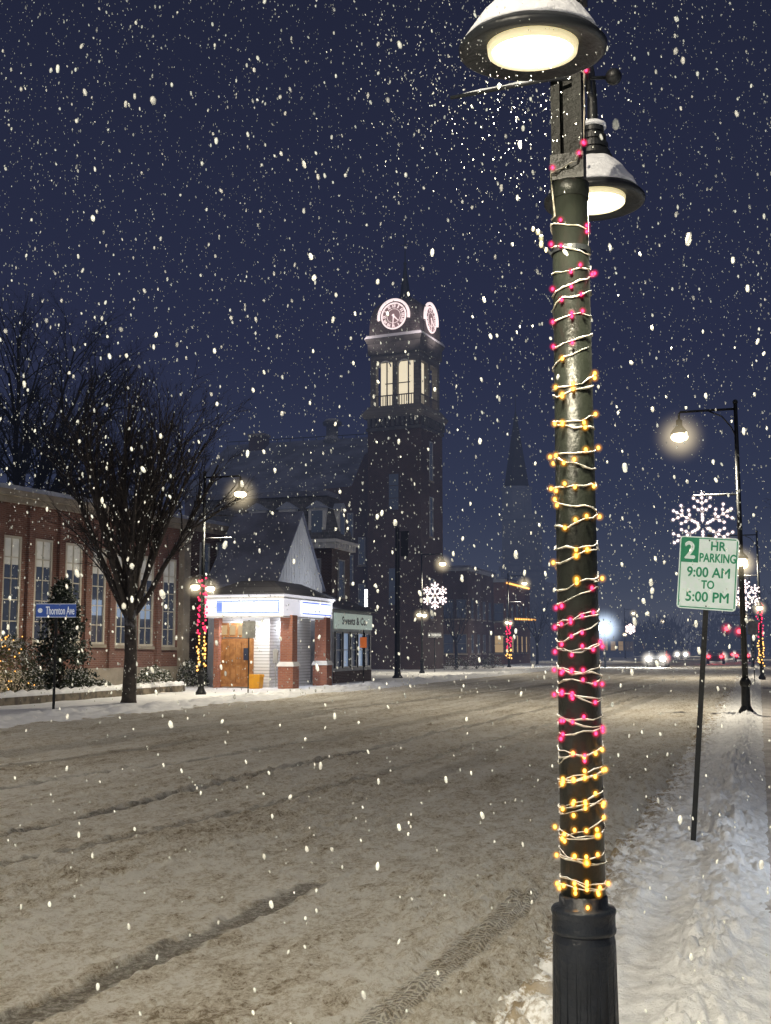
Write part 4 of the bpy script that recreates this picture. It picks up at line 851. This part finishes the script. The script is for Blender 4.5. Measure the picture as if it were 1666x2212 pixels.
# ------------------------------------------------------------------ vegetation
def branch(mb,tw_,p,d,L,r,lev,mx,nn,rg,up,spread):
    seg=(6,5,4,3,3)[lev]; pts=[p];ds=[d]
    for i in range(seg):
        d=(d+V((rg.gauss(0,1),rg.gauss(0,1),rg.gauss(0,1)))*(.06,.09,.12,.15)[lev]+V((0,0,up))).normalized(); p=p+d*(L/seg); pts.append(p); ds.append(d)
    (mb if lev<2 else tw_).tube(pts,[r*(1-.72*i/seg) for i in range(seg+1)],n=max(3,7-lev*2),cap=False)
    if lev<mx:
        for k in range(nn[lev]):
            t=rg.uniform(.28 if lev==0 else .15,1); i=min(seg-1,int(t*seg)); q=pts[i].lerp(pts[i+1],t*seg-i)
            ax=ds[i].cross(V((rg.gauss(0,1),rg.gauss(0,1),rg.gauss(0,1)))).normalized(); nd=Matrix.Rotation(math.radians(rg.uniform(*spread)),3,ax)@ds[i]
            branch(mb,tw_,q,nd,L*rg.uniform(.28,.46)*(1.15-.35*t),max(.0042,r*(1-.7*t)*.52),lev+1,mx,nn,rg,up*.9,spread)
def bare_tree(loc,label,fork,nl,LL,r,seed,nn=(8,6,6),tilt=(8,42),mx=3,tm=None,bm_=None,up=.05,group=None,spread=(18,48)):
    rg=random.Random(seed); t=thing('bare_tree',label,'tree',loc,0,group); tm=tm or bark
    mb=MB(); mb.tube([(0,0,-.1),(.02,0,.15),(.05,0,fork*.5),(.0,.0,fork)],[r*1.5,r*1.1,r*.95,r*.9],n=12); tk=mb.build('trunk',tm,t,True)
    mb=MB(); tw_=MB()
    for k in range(nl):
        a=2*math.pi*k*.382+rg.uniform(-.3,.3); ti=math.radians(tilt[0]+(tilt[1]-tilt[0])*((k+.5)/nl)**.8+rg.uniform(-3,3)); d=V((math.sin(ti)*math.cos(a),math.sin(ti)*math.sin(a),math.cos(ti)))
        branch(mb,tw_,V((0,0,fork-rg.uniform(.0,.6))),d,LL*rg.uniform(.92,1.02)*(1-.14*((k+.5)/nl)),r*rg.uniform(.34,.52),0,mx,nn,rg,up,spread)
    mb.build('limbs',tm,t,True); tw_.build('crown',bm_ or twig,t)
    return t
p=gz(277,1520,.03); bare_tree((p.x,p.y,0),'bare vase-shaped street tree before the brick building',3.0,19,6.5,.20,5,(12,9,7),(3,41),spread=(10,34),up=.035)
q=at(30,1400,60); bare_tree((q.x,q.y,0),'tall dark tree behind the brick building at the left edge',7.5,18,10.6,.40,8,(13,10,9),(5,70),up=.015,tm=neartree,bm_=neartree)
bare_tree((3.6,44,0),'bare tree at the right photo edge beyond the street lamp',3.2,9,5.2,.15,9,(8,6,6),(10,60))
bare_tree((4.6,76,0),'smaller bare tree deeper along the right sidewalk',3.5,8,5.5,.15,10,(6,5,4),(10,60))
for px,d,lab,sd in((985,98,'bare misty tree right of the clock tower',21),(1160,118,'bare misty tree below the far church',22),(1215,140,'faint bare tree left of the cold floodlight',23)):
    q=at(px,1400,d); bare_tree((q.x,q.y,0),lab,2.5,7,4.2,.13,sd,(6,5,4),(10,50),bm_=fartree,tm=fartree)
def foliage(mb,rg,p,s):
    a=V((rg.gauss(0,1),rg.gauss(0,1),rg.gauss(0,1))).normalized(); b=a.cross(V((rg.gauss(0,1),rg.gauss(0,1),rg.gauss(0,1)))).normalized()
    mb.add([p-a*s,p+b*s*.45,p+a*s,p-b*s*.45],[(0,1,2,3)])
def conifer(loc,label,h,w,seed):
    rg=random.Random(seed); t=thing('evergreen_tree',label,'tree',loc); MB().tube([(0,0,0),(0,0,h*.95)],[.12,.02],n=8).build('trunk',bark,t)
    mb=MB()
    for k in range(240):
        z=h*(.03+.94*rg.random()**1.25); a=rg.random()*6.283; R=w*(1-z/h)**.7*rg.uniform(.6,1.15)+.12
        for i in range(34):
            q=rg.random()**.6; c=V((math.cos(a)*R*q,math.sin(a)*R*q,z-.25*q*q+rg.gauss(0,.06))); c+=V((rg.gauss(0,.09),rg.gauss(0,.09),0)); foliage(mb,rg,c,rg.uniform(.05,.10))
    mb.build('crown',ever,t); return t
def shrub(px,py,w,h,label,seed,m=None,n=2600):
    p=gz(px,py,.05); rg=random.Random(seed); t=thing('shrub',label,'shrub',(p.x,p.y,.02)); mb=MB()
    for i in range(n):
        d=V((rg.gauss(0,1),rg.gauss(0,1),abs(rg.gauss(0,1)))).normalized(); k=(.75+.25*rg.random())*(1+.22*noise.noise(d*2.3+V((seed,0,0)))); foliage(mb,rg,V((d.x*w/2*k,d.y*w/2*k,d.z*h*k)),rg.uniform(.03,.06))
    mb.build('crown',m or shrubm,t); mb=MB()
    for i in range(6): mb.tube([(0,0,0),(math.cos(i)*w*.25,math.sin(i)*w*.25,h*.6)],[.03,.01],n=4)
    mb.build('stem',bark,t); return p
q=gz(128,1508,.0); conifer((q.x,q.y,0),'dark narrow evergreen behind the blue street sign',4.2,1.3,31)
shrub(228,1486,1.35,1.6,'upright snow-dusted shrub between the evergreen and the tree',32)
shrub(332,1492,1.7,.95,'wide low snowy shrub right of the tree trunk',33)
shrub(215,1500,1.3,.55,'small snow-topped hedge clump before the upright shrub',34)
shrub(415,1482,1.4,1.2,'leafy shrub left of the lamp post by the kiosk',35)
shrub(375,1476,1.2,1.0,'dark shrub against the brick wall below the last tall window',38)
P1=shrub(28,1515,1.9,2.2,'big shrub strung with amber lights at the left photo edge',36,n=3800)
shrub(168,1506,1.3,1.0,'low shrub at the foot of the evergreen',37)
rg=random.Random(3); t=thing('string_lights','amber lights scattered in the shrub at the left photo edge','string lights',(P1.x,P1.y,0)); pro=None
for i in range(46):
    d=V((rg.gauss(0,1),-abs(rg.gauss(0,1)),abs(rg.gauss(0,1)))).normalized(); 
    if pro is None: pro=o=glow('bulb',(0,0,0),.016,.016,.016,yelf,hyel,.04,t,6,4)
    else: o=pro.copy(); COL.objects.link(o); o.parent=t
    o.location=V((d.x*.98,d.y*.98,.05+d.z*2.1))
spot('shrub_glow',(P1.x+.3,P1.y-1.2,1.0),22,(1,.62,.22),170,.3).rotation_euler=(math.radians(80),0,0)
for i,(px,d,w) in enumerate(((985,88,2.2),(1030,92,2.4),(1065,96,2.))):
    yy=1400+2500*1.65/d; shrub(px,yy,w,1.1,['snowy mound shrub','middle snowy shrub','right-hand snowy shrub'][i]+' on the bank beyond the clock tower',40+i,n=900)
rg=random.Random(77); mb=MB()
for k in range(95):
    px=rg.uniform(1170,1760); d=rg.uniform(225,320); b=at(px,1400,d); H_=rg.uniform(4,8)*(1 if px<1560 else 1.8)
    for i in range(45):
        a=V((b.x+rg.gauss(0,2.2),b.y+rg.gauss(0,2),rg.uniform(0,H_))); mb.tube([a,a+V((rg.gauss(0,.6),0,rg.uniform(1,2.4)))],[.12,.03],n=3,cap=False)
        if i%2: foliage(mb,rg,a,.9)
tag(mb.build('distant_trees',fartree),'misty mass of distant trees at the end of the road','trees',kind='stuff')
# ------------------------------------------------------------------ cars and signals
headm=bulbmat('headlight',(34,32,29),(22,21,19),False)
def car(loc,rz,label):
    t=thing('car',label,'car',loc,rz)
    mb=MB(); mb.prism([(-.88,-2.2,.3),(-.88,2.2,.3),(-.88,2.25,.72),(-.88,1.3,.95),(-.88,-1.7,.97),(-.88,-2.22,.85)],(1.76,0,0)); mb.prism([(-.72,1.25,.951),(-.72,.6,1.42),(-.72,-1.1,1.45),(-.72,-1.75,.971)],(1.44,0,0)); mb.build('body',carpaint,t)
    MB().prism([(-.6,1.27,1.0),(-.6,.68,1.40),(.6,.68,1.40),(.6,1.27,1.0)],(0,.02,.02)).build('windscreen',glassdark,t)
    MB().prism([(-.6,-1.79,1.02),(.6,-1.79,1.02),(.6,-1.2,1.4),(-.6,-1.2,1.4)],(0,-.02,.02)).build('rear_window',glassdark,t)
    for sx in(-1,1):
        for sy in(-1,1): MB().tube([(sx*.7,sy*1.35,.33),(sx*.9,sy*1.35,.33)],.33,n=14).build('wheel',rubber,t)
        glow('headlight',(sx*.60,2.2,.70),.28,.10,.22,headm,hhead,.95,t); glow('tail_light',(sx*.64,-2.2,.78),.20,.08,.16,redsig,hsig,.6,t,10,8)
    return t
c1=car((-8.6,106,.04),math.pi,'oncoming car with bright headlights in the middle of the road')
def cdup(loc,rz,lab): return dup(c1,loc,lab,rz)
cdup((-4.4,128,.04),0,'leftmost car driving away with red tail lights'); cdup((-4.2,170,.04),0,'middle car of the red tail lights queue under the traffic signals'); cdup((-1.9,145,.04),0,'rightmost car with red tail lights at the kerb under the traffic signals')
cdup((-11.0,180,.04),math.pi,'farther oncoming car with small headlights')
spot('car_beam',(-8.6,103.2,.70),3500,(1,.95,.85),110,.15).rotation_euler=(math.radians(86),0,math.pi)
for x,y in((-4.4,125),(-1.9,142),(-3.5,135)): spot('tail_glow',(x,y-.4,.8),150,(1,.05,.05),150,.2).rotation_euler=(math.radians(80),0,math.pi)
ts=at(1632,1400,140); t=thing('traffic_signal','mast-arm traffic signals showing red over the far end of the road','traffic light',(ts.x,ts.y,0))
MB().tube([(0,0,0),(0,0,6)],[.14,.1],n=8).build('mast',blackmetal,t)
s1=at(1570,1358,140);s2=at(1597,1364,140)
MB().tube([(0,0,5.6),(s1.x-ts.x-.5,s1.y-ts.y,5.7)],[.09,.05],n=6).build('mast_arm',blackmetal,t)
for q in(s1,s2):
    x=q.x-ts.x;y=q.y-ts.y; hd=MB().box(x-.2,x+.2,y+.06,y+.3,q.z-.85,q.z+.25).build('signal_head',blackmetal,t)
    glow('red_light',(x,y,q.z),.28,.1,.28,redsig,hsig,1.0,hd)
    for k in(1,2): MB().tube([(x,y+.03,q.z-.33*k),(x,y+.07,q.z-.33*k)],.13,n=10).build('dark_light',inkm,hd)
b=gz(1631,1478); parking_sign((b.x,b.y,0),'small far parking sign between the two right kerb street lamps',0,0,3.0,False); 
# ------------------------------------------------------------------ falling snow
def flake_material():
    m=bpy.data.materials.new('snow_flake'); m.use_nodes=True; nt=m.node_tree; nt.nodes.clear(); N=nt.nodes; L=nt.links
    p=N.new('ShaderNodeBsdfPrincipled'); p.inputs['Base Color'].default_value=(.6,.6,.57,1); p.inputs['Roughness'].default_value=.9
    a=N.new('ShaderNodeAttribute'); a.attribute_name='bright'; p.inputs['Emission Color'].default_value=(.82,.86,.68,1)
    L.new(math_(nt,'MULTIPLY',a.outputs['Fac'],.48),p.inputs['Emission Strength'])  # emission stands in for lamplight caught by the flakes
    lw=N.new('ShaderNodeLayerWeight'); lw.inputs[0].default_value=.5; tr=N.new('ShaderNodeBsdfTransparent'); mx=N.new('ShaderNodeMixShader')
    L.new(math_(nt,'ADD',.18,math_(nt,'MULTIPLY',ramp_(nt,lw.outputs['Facing'],.0,.70),.82)),mx.inputs[0]); L.new(p.outputs[0],mx.inputs[1]); L.new(tr.outputs[0],mx.inputs[2])
    out=N.new('ShaderNodeOutputMaterial'); L.new(mx.outputs[0],out.inputs[0]); m.cycles.emission_sampling='NONE'; return m
flm=flake_material(); RZ=3.295
rg=random.Random(99); mb=MB(); BR=[]
def fl(c,r,l,n=7,m=4,br=None):
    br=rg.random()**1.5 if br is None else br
    d=V((rg.gauss(.10,.20),rg.gauss(0,.20),-1)).normalized(); a=d.cross(V((rg.gauss(0,1),rg.gauss(0,1),.1))).normalized(); b=d.cross(a)
    vs=[c-d*l];fs=[]
    for i in range(1,m):
        an=-math.pi/2+math.pi*i/m
        for k in range(n):
            w=2*math.pi*k/n; q=r*math.cos(an)*rg.uniform(.82,1.12); vs.append(c+a*q*math.cos(w)+b*q*math.sin(w)+d*l*math.sin(an))
    vs.append(c+d*l); T=len(vs)-1
    for k in range(n):
        j=(k+1)%n; fs.append((0,1+j,1+k)); fs.append((T,T-n+k,T-n+j))
        for i in range(m-2): fs.append((1+i*n+k,1+i*n+j,1+(i+1)*n+j,1+(i+1)*n+k))
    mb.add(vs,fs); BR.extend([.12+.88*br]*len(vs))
for i in range(12000):
    px=rg.uniform(-250,1916); py=rg.uniform(-300,2300); R=2.8+14*rg.random()**.70
    if py>1500 and rg.random()<.60: continue
    c=at(px,py,R)
    if c.z<.05: continue
    big=rg.random()>.97
    s=rg.uniform(.42,1.12)*(rg.uniform(1.5,2.1) if big else 1); fl(c,.0076*s,.0116*s*rg.uniform(.8,1.3),br=.08 if big else None)
for i in range(12000):
    px=rg.uniform(-100,1766); py=rg.uniform(-100,1500); R=14+26*rg.random()
    c=at(px,py,R)
    if c.z<.1: continue
    s=rg.uniform(.6,1.2); fl(c,.012*s,.019*s,4,3,br=.25*rg.random())
for i in range(620):
    c=V((bx+rg.gauss(-.12,.17),by-.61+rg.gauss(0,.22),RZ+.05-abs(rg.gauss(0,.16)))); s=rg.uniform(.35,.8); fl(c,.0030*s,.0046*s,4,3)
fo=tag(mb.build('falling_snow',flm,smooth=True),'falling snowflakes filling the air over the street','snow',kind='stuff')
fo.data.attributes.new('bright','FLOAT','POINT').data.foreach_set('value',np.array(BR,dtype=np.float32))
# ------------------------------------------------------------------ world, camera
w=bpy.data.worlds.new('World'); SC.world=w; w.use_nodes=True; nt=w.node_tree; bg=nt.nodes['Background']
tc_=nt.nodes.new('ShaderNodeTexCoord'); sp=nt.nodes.new('ShaderNodeSeparateXYZ'); nt.links.new(tc_.outputs['Generated'],sp.inputs[0])
rp=nt.nodes.new('ShaderNodeValToRGB'); nt.links.new(sp.outputs[2],rp.inputs[0]); cr=rp.color_ramp
cr.elements[0].position=0; cr.elements[0].color=(.094,.104,.140,1); cr.elements[1].position=.55; cr.elements[1].color=(.0155,.0185,.040,1)
e=cr.elements.new(.05); e.color=(.054,.066,.106,1); e=cr.elements.new(.12); e.color=(.033,.042,.082,1); e=cr.elements.new(.25); e.color=(.0225,.0275,.062,1)
nt.links.new(rp.outputs[0],bg.inputs[0]); bg.inputs[1].default_value=1
cd=bpy.data.cameras.new('camera'); cam=bpy.data.objects.new('camera',cd); COL.objects.link(cam); cam.location=CAM
cam.rotation_euler=(math.pi/2+P,0,TH); cd.sensor_fit='HORIZONTAL'; cd.sensor_width=36; cd.lens=36*F/1666; cd.clip_start=.05; cd.clip_end=3000
SC.camera=cam
SC.view_settings.view_transform='Standard'; SC.view_settings.look='None'
